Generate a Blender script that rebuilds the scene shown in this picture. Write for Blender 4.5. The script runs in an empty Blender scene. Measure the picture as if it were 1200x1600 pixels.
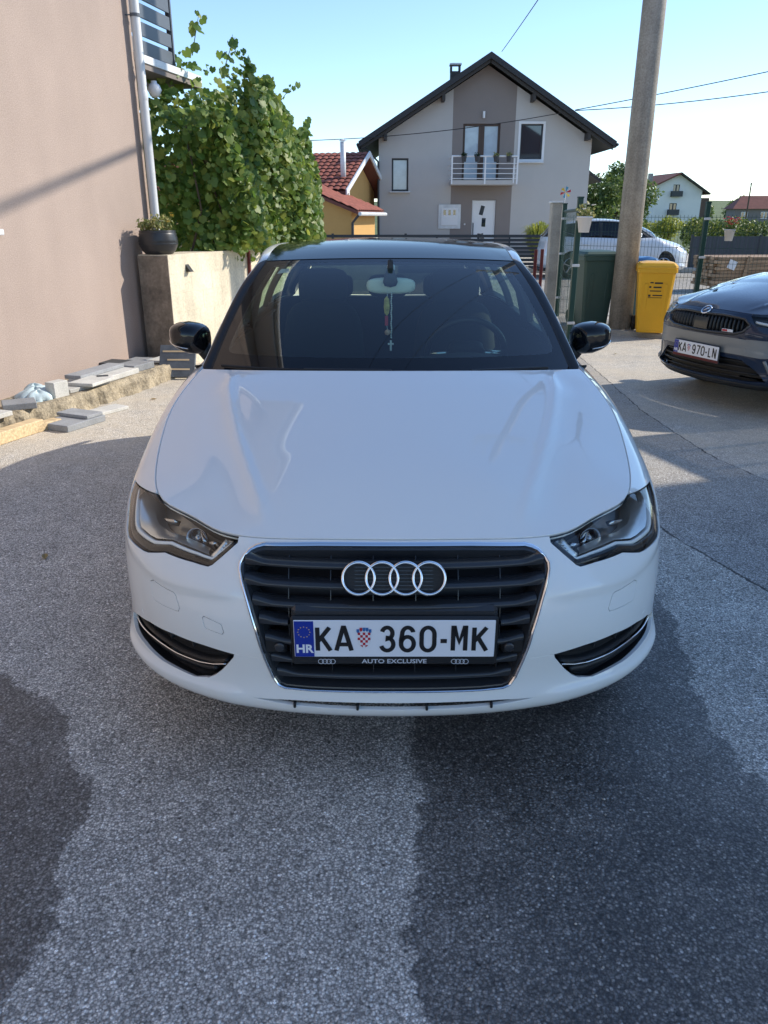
import bpy, math, random
import numpy as np
from mathutils import Vector, Matrix
from mathutils.geometry import delaunay_2d_cdt
R = math.radians
scene = bpy.context.scene
C = scene.collection

# ------------------------------------------------------------------ camera, sky, sun, exposure
cam = bpy.data.cameras.new('camera'); camo = bpy.data.objects.new('camera', cam); C.objects.link(camo)
camo.location = (0, 0, 1.52); camo.rotation_euler = (R(90-21), 0, 0)
cam.lens = 27; cam.sensor_width = 36; cam.sensor_fit = 'AUTO'; cam.clip_start = .05; cam.clip_end = 3000
scene.camera = camo
SUN_AZ, SUN_EL = R(17), R(33)          # azimuth measured from +X towards +Y
world = bpy.data.worlds.new('World'); scene.world = world; world.use_nodes = True
wn = world.node_tree; wn.nodes.clear()
sky = wn.nodes.new('ShaderNodeTexSky'); sky.sky_type = 'NISHITA'; sky.sun_disc = False
sky.sun_elevation = SUN_EL; sky.sun_rotation = R(90)-SUN_AZ; sky.altitude = 900; sky.air_density = 1.0; sky.dust_density = .0; sky.ozone_density = 3.2
wb = wn.nodes.new('ShaderNodeBackground'); wb.inputs['Strength'].default_value = .12
wo = wn.nodes.new('ShaderNodeOutputWorld')
wn.links.new(sky.outputs[0], wb.inputs[0]); wn.links.new(wb.outputs[0], wo.inputs[0])
sun = bpy.data.lights.new('sun', 'SUN'); sun.energy = 2.55; sun.angle = R(.53); sun.color = (1, .92, .80)
suno = bpy.data.objects.new('sun', sun); C.objects.link(suno)
sd = Vector((math.cos(SUN_EL)*math.cos(SUN_AZ), math.cos(SUN_EL)*math.sin(SUN_AZ), math.sin(SUN_EL)))
suno.rotation_euler = (-sd).to_track_quat('-Z', 'Y').to_euler(); suno.location = sd*60
scene.view_settings.view_transform = 'Standard'; scene.view_settings.look = 'None'
scene.view_settings.gamma = 1; scene.view_settings.use_curve_mapping = False
scene.view_settings.exposure = 1.12

# ------------------------------------------------------------------ materials
MAT = {}
def nodes(m):
    m.use_nodes = True
    return m.node_tree
def mat(name, col, rough=.5, metal=0., coat=0., var=None, bump=None, spec=.5, rnd=0., coat_rough=.03, speck=None, streak=None, world=False):
    """procedural principled material; var=(scale,amount), bump=(scale,strength,dist), rnd = per object value change"""
    m = bpy.data.materials.new(name); t = nodes(m); b = t.nodes['Principled BSDF']
    b.inputs['Roughness'].default_value = rough; b.inputs['Metallic'].default_value = metal
    b.inputs['Coat Weight'].default_value = coat; b.inputs['Coat Roughness'].default_value = coat_rough
    b.inputs['Specular IOR Level'].default_value = spec
    b.inputs['Base Color'].default_value = (*col, 1)
    tc = t.nodes.new('ShaderNodeTexCoord'); OC = t.nodes.new('ShaderNodeNewGeometry').outputs['Position'] if world else tc.outputs['Object']
    last = None
    def mul(fac_sock, lo, hi):
        nonlocal last
        mr = t.nodes.new('ShaderNodeMapRange'); mr.inputs[1].default_value = .3; mr.inputs[2].default_value = .7
        mr.inputs[3].default_value = lo; mr.inputs[4].default_value = hi
        t.links.new(fac_sock, mr.inputs[0])
        mx = t.nodes.new('ShaderNodeMix'); mx.data_type = 'RGBA'; mx.blend_type = 'MULTIPLY'; mx.inputs[0].default_value = 1
        if last is None: mx.inputs[6].default_value = (*col, 1)
        else: t.links.new(last, mx.inputs[6])
        t.links.new(mr.outputs[0], mx.inputs[7]); last = mx.outputs[2]
    if var:
        n = t.nodes.new('ShaderNodeTexNoise'); n.inputs['Scale'].default_value = var[0]; n.inputs['Detail'].default_value = 6; n.inputs['Roughness'].default_value = .65
        t.links.new(OC, n.inputs['Vector']); mul(n.outputs[0], 1-var[1], 1+var[1])
    if speck:
        n = t.nodes.new('ShaderNodeTexNoise'); n.inputs['Scale'].default_value = speck[0]; n.inputs['Detail'].default_value = 2
        t.links.new(OC, n.inputs['Vector']); mul(n.outputs[0], 1-speck[1], 1+speck[1])
    if streak:
        mp = t.nodes.new('ShaderNodeMapping'); mp.inputs['Scale'].default_value = streak[2]
        n = t.nodes.new('ShaderNodeTexNoise'); n.inputs['Scale'].default_value = streak[0]; n.inputs['Detail'].default_value = 5
        t.links.new(OC, mp.inputs[0]); t.links.new(mp.outputs[0], n.inputs['Vector']); mul(n.outputs[0], 1-streak[1], 1+streak[1])
    if rnd:
        oi = t.nodes.new('ShaderNodeObjectInfo')
        mr = t.nodes.new('ShaderNodeMapRange'); mr.inputs[3].default_value = .15; mr.inputs[4].default_value = .85
        t.links.new(oi.outputs['Random'], mr.inputs[0]); mul(mr.outputs[0], 1-rnd, 1+rnd)
    if last is not None: t.links.new(last, b.inputs['Base Color'])
    if bump:
        n = t.nodes.new('ShaderNodeTexNoise'); n.inputs['Scale'].default_value = bump[0]; n.inputs['Detail'].default_value = 4
        bp = t.nodes.new('ShaderNodeBump'); bp.inputs['Strength'].default_value = bump[1]; bp.inputs['Distance'].default_value = bump[2]
        t.links.new(OC, n.inputs['Vector']); t.links.new(n.outputs[0], bp.inputs['Height']); t.links.new(bp.outputs[0], b.inputs['Normal'])
    MAT[name] = m
    return m
def glass(name, tint, ior=1.5, rough=.0):
    """thin pane: clear tinted transmission plus a mirror reflection that grows with the angle"""
    m = bpy.data.materials.new(name); t = nodes(m); t.nodes.clear()
    o = t.nodes.new('ShaderNodeOutputMaterial'); tr = t.nodes.new('ShaderNodeBsdfTransparent'); tr.inputs[0].default_value = (*tint, 1)
    gl = t.nodes.new('ShaderNodeBsdfGlossy'); gl.inputs['Roughness'].default_value = rough; gl.inputs[0].default_value = (1, 1, 1, 1)
    fr = t.nodes.new('ShaderNodeFresnel'); ge = t.nodes.new('ShaderNodeNewGeometry'); io = t.nodes.new('ShaderNodeMapRange')
    io.inputs[3].default_value = ior; io.inputs[4].default_value = 1/ior      # a pane reflects the same from both sides
    t.links.new(ge.outputs['Backfacing'], io.inputs[0]); t.links.new(io.outputs[0], fr.inputs[0])
    mx = t.nodes.new('ShaderNodeMixShader')
    t.links.new(fr.outputs[0], mx.inputs[0]); t.links.new(tr.outputs[0], mx.inputs[1]); t.links.new(gl.outputs[0], mx.inputs[2])
    t.links.new(mx.outputs[0], o.inputs[0]); MAT[name] = m
    return m
def leafmat(name, cols, trans=.35, rough=.5, attr=None):
    m = bpy.data.materials.new(name); t = nodes(m); t.nodes.clear()
    o = t.nodes.new('ShaderNodeOutputMaterial'); g = t.nodes.new('ShaderNodeNewGeometry'); oi = t.nodes.new('ShaderNodeObjectInfo')
    ad = t.nodes.new('ShaderNodeMath'); ad.operation = 'ADD'; fr = t.nodes.new('ShaderNodeMath'); fr.operation = 'FRACT'
    t.links.new(g.outputs['Random Per Island'], ad.inputs[0]); t.links.new(oi.outputs['Random'], ad.inputs[1]); t.links.new(ad.outputs[0], fr.inputs[0])
    cr = t.nodes.new('ShaderNodeValToRGB'); e = cr.color_ramp.elements
    e[0].color = (*cols[0], 1); e[1].color = (*cols[-1], 1)
    for i, c in enumerate(cols[1:-1]):
        k = e.new((i+1)/(len(cols)-1)); k.color = (*c, 1)
    t.links.new(fr.outputs[0], cr.inputs[0])
    b = t.nodes.new('ShaderNodeBsdfPrincipled'); b.inputs['Roughness'].default_value = rough
    tl = t.nodes.new('ShaderNodeBsdfTranslucent'); hs = t.nodes.new('ShaderNodeHueSaturation'); hs.inputs['Value'].default_value = 1.5; hs.inputs['Hue'].default_value = .48
    mx = t.nodes.new('ShaderNodeMixShader'); mx.inputs[0].default_value = trans
    t.links.new(cr.outputs[0], b.inputs['Base Color']); t.links.new(cr.outputs[0], hs.inputs['Color']); t.links.new(hs.outputs[0], tl.inputs[0])
    t.links.new(b.outputs[0], mx.inputs[1]); t.links.new(tl.outputs[0], mx.inputs[2]); t.links.new(mx.outputs[0], o.inputs[0])
    MAT[name] = m
    return m

mat('paint_white', (.82, .82, .785), .7, coat=1., spec=.0, coat_rough=.006)
mat('paint_black', (.006, .007, .009), .5, coat=1., spec=.0, coat_rough=.006)
mat('roof_gloss', (.005, .006, .009), .08, spec=.07)
mat('paint_blue', (.012, .024, .052), .5, coat=1., spec=.1, coat_rough=.006)
mat('paint_silver', (.66, .68, .70), .35, coat=1., metal=.1)
mat('trim_reflection_grey', (.20, .21, .21), .38, coat=.6)  # vent trim, and the ground reflection painted on the dark car's bumper
mat('plastic_black', (.012, .013, .015), .45)
mat('plastic_grille', (.026, .028, .032), .26, spec=.6)
mat('plastic_dark', (.005, .005, .006), .6)
mat('rubber', (.014, .014, .015), .75)
mat('interior', (.010, .0105, .012), .7, bump=(400, .2, .001))
mat('interior_lining', (.13, .13, .125), .8)
mat('fabric_black', (.011, .011, .013), .85, bump=(300, .3, .001))
mat('chrome', (.82, .83, .85), .07, metal=1.)
mat('chrome_satin', (.62, .62, .63), .25, metal=1.)
mat('reflector', (.55, .55, .56), .16, metal=1.)
mat('lamp_silver', (.88, .87, .84), .28, metal=.85)
mat('lamp_bucket', (.30, .29, .275), .3, metal=.6)
mat('lamp_guide', (.85, .85, .83), .25, coat=1.)
mat('white_plastic', (.75, .76, .78), .4)
mat('plate_white', (.78, .80, .84), .3, coat=.3)
mat('plate_black', (.01, .01, .012), .4)
mat('plate_blue', (.006, .03, .30), .35)
mat('plate_red', (.45, .012, .03), .4)
mat('crown_blue', (.03, .14, .38), .4)
mat('star_yellow', (.75, .55, .05), .4)
mat('print_grey', (.55, .57, .62), .4)
mat('mirror_grey', (.86, .86, .80), .5)
mat('alloy', (.5, .5, .52), .25, metal=1.)
glass('glass_clear', (.95, .97, .95), 1.45)
glass('glass_car', (.66, .80, .72), 1.72)
glass('glass_side', (.62, .76, .66), 1.5)
glass('glass_dark', (.03, .045, .05), 1.55)
glass('glass_smoke', (.30, .30, .31), 1.5)
mat('window_glass', (.025, .035, .045), .03, spec=1., coat=1.)
mat('curtained_glass', (.42, .50, .56), .12, coat=1., var=(2.5, .12))

# ------------------------------------------------------------------ object helpers
def link(o, parent=None):
    C.objects.link(o)
    if parent is not None: o.parent = parent
    return o
def tag(o, label=None, cat=None, group=None, kind=None):
    if label: o['label'] = label
    if cat: o['category'] = cat
    if group: o['group'] = group
    if kind: o['kind'] = kind
    return o
def thing(name, label, cat, loc=(0, 0, 0), rz=0., group=None):
    o = bpy.data.objects.new(name, None); o.empty_display_size = .1; o.location = loc; o.rotation_euler = (0, 0, rz)
    C.objects.link(o); return tag(o, label, cat, group)
def mob(name, verts, faces, material, parent=None, smooth=False, normals=None, kind=None):
    me = bpy.data.meshes.new(name)
    v = np.asarray(verts, float)
    me.from_pydata([tuple(p) for p in v], [], [tuple(int(i) for i in f) for f in faces])
    if smooth or normals is not None:
        me.polygons.foreach_set('use_smooth', [True]*len(me.polygons))
    me.update()
    if normals is not None: me.normals_split_custom_set_from_vertices([tuple(n) for n in normals])
    if isinstance(material, (list, tuple)):
        for k in material: me.materials.append(MAT[k])
    elif material: me.materials.append(MAT[material])
    o = bpy.data.objects.new(name, me); link(o, parent)
    if kind: o['kind'] = kind
    return o
def fast_mesh(name, V, Fq, material, parent=None, smooth=False, kind=None):
    """numpy mesh, all faces with the same vertex count"""
    V = np.asarray(V, np.float32); Fq = np.asarray(Fq, np.int32); n = Fq.shape[1]
    me = bpy.data.meshes.new(name); me.vertices.add(len(V)); me.vertices.foreach_set('co', V.ravel())
    me.loops.add(Fq.size); me.loops.foreach_set('vertex_index', Fq.ravel())
    me.polygons.add(len(Fq)); me.polygons.foreach_set('loop_start', np.arange(len(Fq), dtype=np.int32)*n); me.polygons.foreach_set('loop_total', np.full(len(Fq), n, np.int32))
    if smooth: me.polygons.foreach_set('use_smooth', np.ones(len(Fq), bool))
    me.update(calc_edges=True); me.validate()
    if material: me.materials.append(MAT[material])
    o = bpy.data.objects.new(name, me); link(o, parent)
    if kind: o['kind'] = kind
    return o
class MB:
    """collects simple solids into one mesh"""
    def __init__(s): s.v = []; s.f = []
    def add(s, v, f):
        n = len(s.v); s.v += [tuple(p) for p in v]; s.f += [tuple(i+n for i in q) for q in f]; return s
    def box(s, c, size, rot=None, b=0.):
        """box with chamfered edges"""
        hx, hy, hz = (k/2 for k in size); M = (rot if isinstance(rot, Matrix) else Matrix.Rotation(rot, 3, 'Z')) if rot is not None else None
        if b <= 0:
            v = [(x*hx, y*hy, z*hz) for x in (-1, 1) for y in (-1, 1) for z in (-1, 1)]
            f = [(0, 1, 3, 2), (4, 6, 7, 5), (0, 4, 5, 1), (2, 3, 7, 6), (0, 2, 6, 4), (1, 5, 7, 3)]
        else:
            b = min(b, hx*.95, hy*.95, hz*.95); v = []; idx = {}
            for sx in (-1, 1):
                for sy in (-1, 1):
                    for sz in (-1, 1):
                        for ax, p in enumerate(((hx, hy-b, hz-b), (hx-b, hy, hz-b), (hx-b, hy-b, hz))):
                            idx[sx, sy, sz, ax] = len(v); v.append((sx*p[0], sy*p[1], sz*p[2]))
            g = lambda *k: idx[k]; f = []
            for s1 in (-1, 1):
                q = [g(s1, -1, -1, 0), g(s1, 1, -1, 0), g(s1, 1, 1, 0), g(s1, -1, 1, 0)]; f.append(q if s1 > 0 else q[::-1])
                q = [g(-1, s1, -1, 1), g(-1, s1, 1, 1), g(1, s1, 1, 1), g(1, s1, -1, 1)]; f.append(q if s1 > 0 else q[::-1])
                q = [g(-1, -1, s1, 2), g(1, -1, s1, 2), g(1, 1, s1, 2), g(-1, 1, s1, 2)]; f.append(q if s1 > 0 else q[::-1])
            for s1 in (-1, 1):
                for s2 in (-1, 1):
                    q = [g(s1, s2, -1, 0), g(s1, s2, -1, 1), g(s1, s2, 1, 1), g(s1, s2, 1, 0)]; f.append(q if s1*s2 > 0 else q[::-1])
                    q = [g(s1, -1, s2, 0), g(s1, 1, s2, 0), g(s1, 1, s2, 2), g(s1, -1, s2, 2)]; f.append(q if s1*s2 > 0 else q[::-1])
                    q = [g(-1, s1, s2, 1), g(-1, s1, s2, 2), g(1, s1, s2, 2), g(1, s1, s2, 1)]; f.append(q if s1*s2 > 0 else q[::-1])
            for sx in (-1, 1):
                for sy in (-1, 1):
                    for sz in (-1, 1):
                        q = [g(sx, sy, sz, 0), g(sx, sy, sz, 1), g(sx, sy, sz, 2)]; f.append(q if sx*sy*sz > 0 else q[::-1])
        if M is not None: v = [M @ Vector(p) for p in v]
        return s.add([(p[0]+c[0], p[1]+c[1], p[2]+c[2]) for p in v], f)
    def tube(s, path, r, n=8, cap=True, closed=False):
        P = [Vector(p) for p in path]; rr = r if isinstance(r, (list, tuple, np.ndarray)) else [r]*len(P); V = []; F = []
        N = len(P); up = None
        for i, p in enumerate(P):
            a = P[(i-1) % N] if (closed or i > 0) else p; b = P[(i+1) % N] if (closed or i < N-1) else p
            t = (b-a).normalized()
            if up is None:
                up = Vector((0, 0, 1)) if abs(t.z) < .9 else Vector((1, 0, 0))
            x = (up - t*up.dot(t)).normalized(); y = t.cross(x); up = x
            for k in range(n):
                q = 2*math.pi*k/n; V.append(p + (x*math.cos(q)+y*math.sin(q))*rr[i])
        for i in range(N if closed else N-1):
            for k in range(n):
                a = i*n+k; b = i*n+(k+1) % n; c = ((i+1) % N)*n+(k+1) % n; d = ((i+1) % N)*n+k; F.append((a, b, c, d))
        if cap and not closed: F.append(tuple(range(n))[::-1]); F.append(tuple((N-1)*n+k for k in range(n)))
        return s.add(V, F)
    def lathe(s, prof, n=24, c=(0, 0, 0), axis='Z'):
        V = []; F = []
        for r, z in prof:
            for k in range(n):
                q = 2*math.pi*k/n
                p = (r*math.cos(q), r*math.sin(q), z)
                if axis == 'X': p = (p[2], p[0], p[1])
                if axis == 'Y': p = (p[1], p[2], p[0])
                V.append((p[0]+c[0], p[1]+c[1], p[2]+c[2]))
        for i in range(len(prof)-1):
            for k in range(n): F.append((i*n+k, i*n+(k+1) % n, (i+1)*n+(k+1) % n, (i+1)*n+k))
        return s.add(V, F)
    def prism(s, poly, a, b):
        """poly = list of 2d points, a/b map 2d -> 3d front and back"""
        n = len(poly); V = [a(p) for p in poly]+[b(p) for p in poly]
        F = [tuple(range(n)), tuple(range(2*n-1, n-1, -1))]+[(i, n+i, n+(i+1) % n, (i+1) % n) for i in range(n)]
        return s.add(V, F)
    def obj(s, name, material, parent=None, smooth=False, kind=None):
        return mob(name, s.v, s.f, material, parent, smooth, kind=kind)
def autosmooth(o, ang=35):
    me = o.data; me.polygons.foreach_set('use_smooth', [True]*len(me.polygons))
    me.set_sharp_from_angle(angle=R(ang)); return o
def box(name, c, size, material, parent=None, rot=None, b=.004):
    return MB().box(c, size, rot, b).obj(name, material, parent)
def copy_tree(o, parent=None):
    c = o.copy(); C.objects.link(c)
    if parent is not None: c.parent = parent
    for ch in [x for x in o.children]: copy_tree(ch, c)
    return c
def text_geo(s, size, bold=0.):
    cu = bpy.data.curves.new('text', 'FONT'); cu.body = s; cu.size = size; cu.align_x = 'CENTER'; cu.align_y = 'CENTER'; cu.resolution_u = 3; cu.offset = bold*size
    o = bpy.data.objects.new('text', cu); C.objects.link(o); bpy.context.view_layer.update()
    me = bpy.data.meshes.new_from_object(o); v = [tuple(x.co) for x in me.vertices]; f = [tuple(p.vertices) for p in me.polygons]
    bpy.data.objects.remove(o); bpy.data.curves.remove(cu); bpy.data.meshes.remove(me)
    return v, f
# ------------------------------------------------------------------ smooth surfaces for the cars
def nat(xs, ys):
    n = len(xs); h = np.diff(xs); A = np.zeros((n, n)); b = np.zeros((n,)+ys.shape[1:])
    A[0, 0] = A[-1, -1] = 1
    for i in range(1, n-1):
        A[i, i-1] = h[i-1]; A[i, i] = 2*(h[i-1]+h[i]); A[i, i+1] = h[i]
        b[i] = 6*((ys[i+1]-ys[i])/h[i]-(ys[i]-ys[i-1])/h[i-1])
    return np.linalg.solve(A, b.reshape(n, -1)).reshape(b.shape)
def ev(xs, ys, m, x):
    x = np.asarray(x, float); i = np.clip(np.searchsorted(xs, x)-1, 0, len(xs)-2)
    h = xs[i+1]-xs[i]; a = (xs[i+1]-x)/h; c = (x-xs[i])/h
    e = lambda q: q.reshape(q.shape+(1,)*(ys.ndim-1))
    return e(a)*ys[i]+e(c)*ys[i+1]+(e(a**3-a)*m[i]+e(c**3-c)*m[i+1])*e(h**2)/6
class Curve:
    def __init__(s, xs, ys): s.x = np.array(xs, float); s.y = np.array(ys, float); s.m = nat(s.x, s.y)
    def __call__(s, x): return ev(s.x, s.y, s.m, np.atleast_1d(np.asarray(x, float)))
class Tens:
    def __init__(s, G, u, v):
        G = np.array(G, float); u = np.array(u, float)
        M = G[1:][::-1].copy(); M[..., 0] *= -1
        s.G = np.concatenate([M, G]); s.u = np.concatenate([-u[1:][::-1], u]); s.v = np.array(v, float); s.mu = nat(s.u, s.G)
    def __call__(s, u, v):
        u = np.atleast_1d(np.asarray(u, float)); v = np.atleast_1d(np.asarray(v, float))
        Rt = np.swapaxes(ev(s.u, s.G, s.mu, u), 0, 1); m = nat(s.v, Rt)
        i = np.clip(np.searchsorted(s.v, v)-1, 0, len(s.v)-2); k = np.arange(len(u))
        h = (s.v[i+1]-s.v[i]); a = ((s.v[i+1]-v)/h)[:, None]; c = ((v-s.v[i])/h)[:, None]; h = h[:, None]
        return a*Rt[i, k]+c*Rt[i+1, k]+((a**3-a)*m[i, k]+(c**3-c)*m[i+1, k])*h*h/6
def normals_of(S, u, v, e=8e-4):
    a = S(u+e, v)-S(u-e, v); b = S(u, v+e)-S(u, v-e); n = np.cross(a, b)
    return n/np.maximum(np.linalg.norm(n, axis=1), 1e-12)[:, None]
def inpoly(P, poly):
    P = np.asarray(P, float); x, y = P[:, 0], P[:, 1]; q = np.asarray(poly, float); r = np.zeros(len(P), bool)
    for (x1, y1), (x2, y2) in zip(q, np.roll(q, -1, 0)):
        if y1 == y2: continue
        c = ((y1 > y) != (y2 > y)) & (x < (x2-x1)*(y-y1)/(y2-y1)+x1); r ^= c
    return r
def dist_poly(P, poly, closed=True):
    P = np.asarray(P, float); q = np.asarray(poly, float); d = np.full(len(P), 1e9)
    ends = np.roll(q, -1, 0) if closed else q[1:]
    for a, b in zip(q if closed else q[:-1], ends):
        ab = b-a; L = ab@ab
        t = np.clip(((P-a)@ab)/L, 0, 1) if L > 0 else np.zeros(len(P)); d = np.minimum(d, np.linalg.norm(P-(a+t[:, None]*ab), axis=1))
    return d
def dense(poly, h, closed=True):
    out = []; q = [np.array(p, float) for p in poly]
    for i in range(len(q) if closed else len(q)-1):
        a, b = q[i], q[(i+1) % len(q)]; n = max(1, int(np.linalg.norm(b-a)/h))
        out += [a+(b-a)*k/n for k in range(n)]
    if not closed: out.append(q[-1])
    return np.array(out)
def rounded(poly, r=.35, it=2):
    """corner cutting"""
    q = np.array(poly, float)
    for _ in range(it):
        a = q; b = np.roll(q, -1, 0); q = np.stack([a*(1-.25)+b*.25, a*.25+b*.75], 1).reshape(-1, 2)
    return q
def area2(p):
    p = np.asarray(p); x, y = p[:, 0], p[:, 1]; return .5*np.sum(x*np.roll(y, -1)-y*np.roll(x, -1))
def inset(poly, d):
    q = np.asarray(poly, float)
    if area2(q) < 0: q = q[::-1]
    a = q-np.roll(q, 1, 0); b = np.roll(q, -1, 0)-q
    a /= np.maximum(np.linalg.norm(a, axis=1), 1e-9)[:, None]; b /= np.maximum(np.linalg.norm(b, axis=1), 1e-9)[:, None]
    na = np.stack([-a[:, 1], a[:, 0]], 1); nb = np.stack([-b[:, 1], b[:, 0]], 1); m = na+nb
    m /= np.maximum(np.linalg.norm(m, axis=1), 1e-9)[:, None]; c = np.maximum((m*na).sum(1), .5)
    return q+m*(d/c)[:, None]
def mirror(poly): return [(-p[0], p[1]) for p in poly][::-1]
def panel(name, S, outer, holes, h, material, parent, depth=.012, rr=.0012, off=0., jitter=0.):
    """trimmed patch of a smooth surface: S maps (u,v) to points; edges rolled inwards by depth"""
    outer = dense(outer, h*.8); holes = [dense(q, h*.8) for q in holes]
    u0, v0 = outer.min(0); u1, v1 = outer.max(0)
    gu, gv = np.meshgrid(np.arange(u0+h*.5, u1, h), np.arange(v0+h*.5, v1, h)); G = np.stack([gu.ravel(), gv.ravel()], 1)
    G[:, 0] += (np.round((G[:, 1]-v0)/h) % 2)*h*.5
    k = inpoly(G, outer) & (dist_poly(G, outer) > h*.45)
    for q in holes: k &= ~inpoly(G, q) & (dist_poly(G, q) > h*.45)
    G = G[k]; V = []; E = []
    for q in [outer]+holes:
        n = len(V); V += [tuple(p) for p in q]; E += [(n+i, n+(i+1) % len(q)) for i in range(len(q))]
    V += [tuple(p) for p in G]
    r = delaunay_2d_cdt([Vector(p) for p in V], E, [], 0, 1e-6)
    P = np.array([tuple(p) for p in r[0]]); T = np.array([f for f in r[2] if len(f) == 3])
    cen = P[T].mean(1); k = inpoly(cen, outer)
    for q in holes: k &= ~inpoly(cen, q)
    T = T[k]
    used = np.unique(T); mp = -np.ones(len(P), int); mp[used] = np.arange(len(used)); P = P[used]; T = mp[T]
    a = P[T[:, 1]]-P[T[:, 0]]; b = P[T[:, 2]]-P[T[:, 0]]; fl = (a[:, 0]*b[:, 1]-a[:, 1]*b[:, 0]) < 0; T[fl] = T[fl][:, ::-1]
    X = S(P[:, 0], P[:, 1]); N = normals_of(S, P[:, 0], P[:, 1]); X = X+N*off
    faces = [tuple(t) for t in T]; VV = X; NN = N
    if depth > 0:
        cnt = {}
        for t in T:
            for i in range(3):
                e = (t[i], t[(i+1) % 3]); cnt[e] = 1
        be = [e for e in cnt if (e[1], e[0]) not in cnt]
        tv = {}
        for i, j in be:
            d = X[j]-X[i]; d /= max(np.linalg.norm(d), 1e-9); t = np.cross(d, N[i]); tv.setdefault(i, []).append(t); tv.setdefault(j, []).append(t)
        ids = list(tv); loc = {v: i for i, v in enumerate(ids)}; tt = np.array([np.mean(tv[i], 0) for i in ids]).reshape(-1, 3)
        tt /= np.maximum(np.linalg.norm(tt, axis=1), 1e-9)[:, None]
        b0 = X[ids]; bn = N[ids]; r1 = b0+tt*rr-bn*rr; r2 = b0+tt*rr-bn*depth; n0 = len(X); m = len(ids)
        VV = np.concatenate([X, r1, r2]); NN = np.concatenate([N, tt, tt])
        for i, j in be:
            faces.append((j, i, n0+loc[i], n0+loc[j])); faces.append((n0+loc[j], n0+loc[i], n0+m+loc[i], n0+m+loc[j]))
    return mob(name, VV, faces, material, parent, normals=NN)
def ribbon(name, S, path, halfw, prof, material, parent, closed=False, h=.01):
    """bar swept along a path in a surface; prof = list of (fraction across -1..1, lift)"""
    q = dense(path, h, closed); n = len(q)
    a = np.roll(q, 1, 0); b = np.roll(q, -1, 0)
    if not closed: a[0] = q[0]; b[-1] = q[-1]
    t = b-a; t /= np.maximum(np.linalg.norm(t, axis=1), 1e-9)[:, None]; nn = np.stack([-t[:, 1], t[:, 0]], 1)
    hw = np.interp(np.linspace(0, 1, n), np.linspace(0, 1, len(halfw)), halfw) if hasattr(halfw, '__len__') else np.full(n, halfw)
    V = []
    for f, l in prof:
        p = q+nn*(hw*f)[:, None]; X = S(p[:, 0], p[:, 1]); V.append(X+normals_of(S, p[:, 0], p[:, 1])*l)
    m = len(prof); V = np.stack(V, 1).reshape(-1, 3); F = []
    for i in range(n if closed else n-1):
        j = (i+1) % n
        for k in range(m-1): F.append((i*m+k, j*m+k, j*m+k+1, i*m+k+1))
    if not closed: F.append(tuple(range(m))); F.append(tuple((n-1)*m+k for k in range(m))[::-1])
    return mob(name, V, F, material, parent, smooth=True)

CAR_ST = [
 (0, 0,      [(.10,.205),(.035,.252),(.02,.34),(0,.48),(.018,.60),(.055,.68),(.115,.737)]),
 (.20,.007,  [(.10,.206),(.035,.253),(.02,.34),(0,.48),(.018,.60),(.055,.68),(.115,.736)]),
 (.38,.034,  [(.10,.208),(.034,.255),(.02,.34),(0,.48),(.018,.60),(.055,.675),(.112,.731)]),
 (.53,.090,  [(.09,.21),(.030,.257),(.016,.34),(0,.47),(.016,.59),(.055,.668),(.115,.732)]),
 (.65,.172,  [(.08,.212),(.018,.26),(.006,.34),(0,.46),(.014,.58),(.055,.675),(.128,.745)]),
 (.745,.280, [(.07,.215),(.008,.265),(-.004,.34),(0,.46),(.010,.59),(.045,.692),(.105,.762)]),
 (.812,.41,  [(.06,.215),(.004,.27),(-.004,.35),(0,.47),(.008,.61),(.042,.72),(.109,.783)]),
 (.853,.56,  [(.05,.20),(.012,.27),(.002,.36),(0,.49),(.006,.64),(.047,.752),(.115,.808)]),
 (.876,.75,  [(.04,.20),(.02,.27),(.008,.38),(0,.53),(.010,.68),(.052,.795),(.112,.850)]),
 (.887,.95,  [(.03,.20),(.02,.28),(.01,.40),(0,.55),(.014,.71),(.055,.84),(.114,.900)]),
 (.8925,1.25,[(.03,.20),(.02,.29),(.01,.42),(0,.57),(.025,.74),(.07,.90),(.150,.966)]),
 (.8925,1.7, [(.03,.20),(.02,.29),(.012,.42),(0,.58),(.022,.75),(.05,.89),(.088,.955)]),
 (.8925,2.4, [(.03,.20),(.02,.29),(.012,.42),(0,.58),(.022,.75),(.05,.895),(.088,.965)]),
 (.8925,3.1, [(.03,.20),(.02,.29),(.012,.42),(0,.58),(.020,.75),(.045,.90),(.088,.98)]),
 (.885,3.5,  [(.04,.22),(.02,.30),(.012,.42),(0,.58),(.018,.75),(.045,.91),(.095,.99)]),
 (.86,3.85,  [(.05,.24),(.02,.31),(.010,.42),(0,.58),(.018,.75),(.05,.91),(.105,1.0)]),
 (.79,4.10,  [(.06,.25),(.02,.32),(.010,.42),(0,.56),(.03,.75),(.06,.91),(.11,.995)]),
 (.65,4.23,  [(.06,.25),(.02,.32),(.010,.42),(0,.56),(.05,.75),(.08,.91),(.12,.99)]),
 (.35,4.295, [(.06,.25),(.02,.32),(.010,.42),(0,.56),(.06,.75),(.09,.91),(.13,.985)]),
 (0,4.31,    [(.06,.25),(.02,.32),(.010,.42),(0,.56),(.06,.75),(.09,.91),(.13,.98)]),
]
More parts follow.
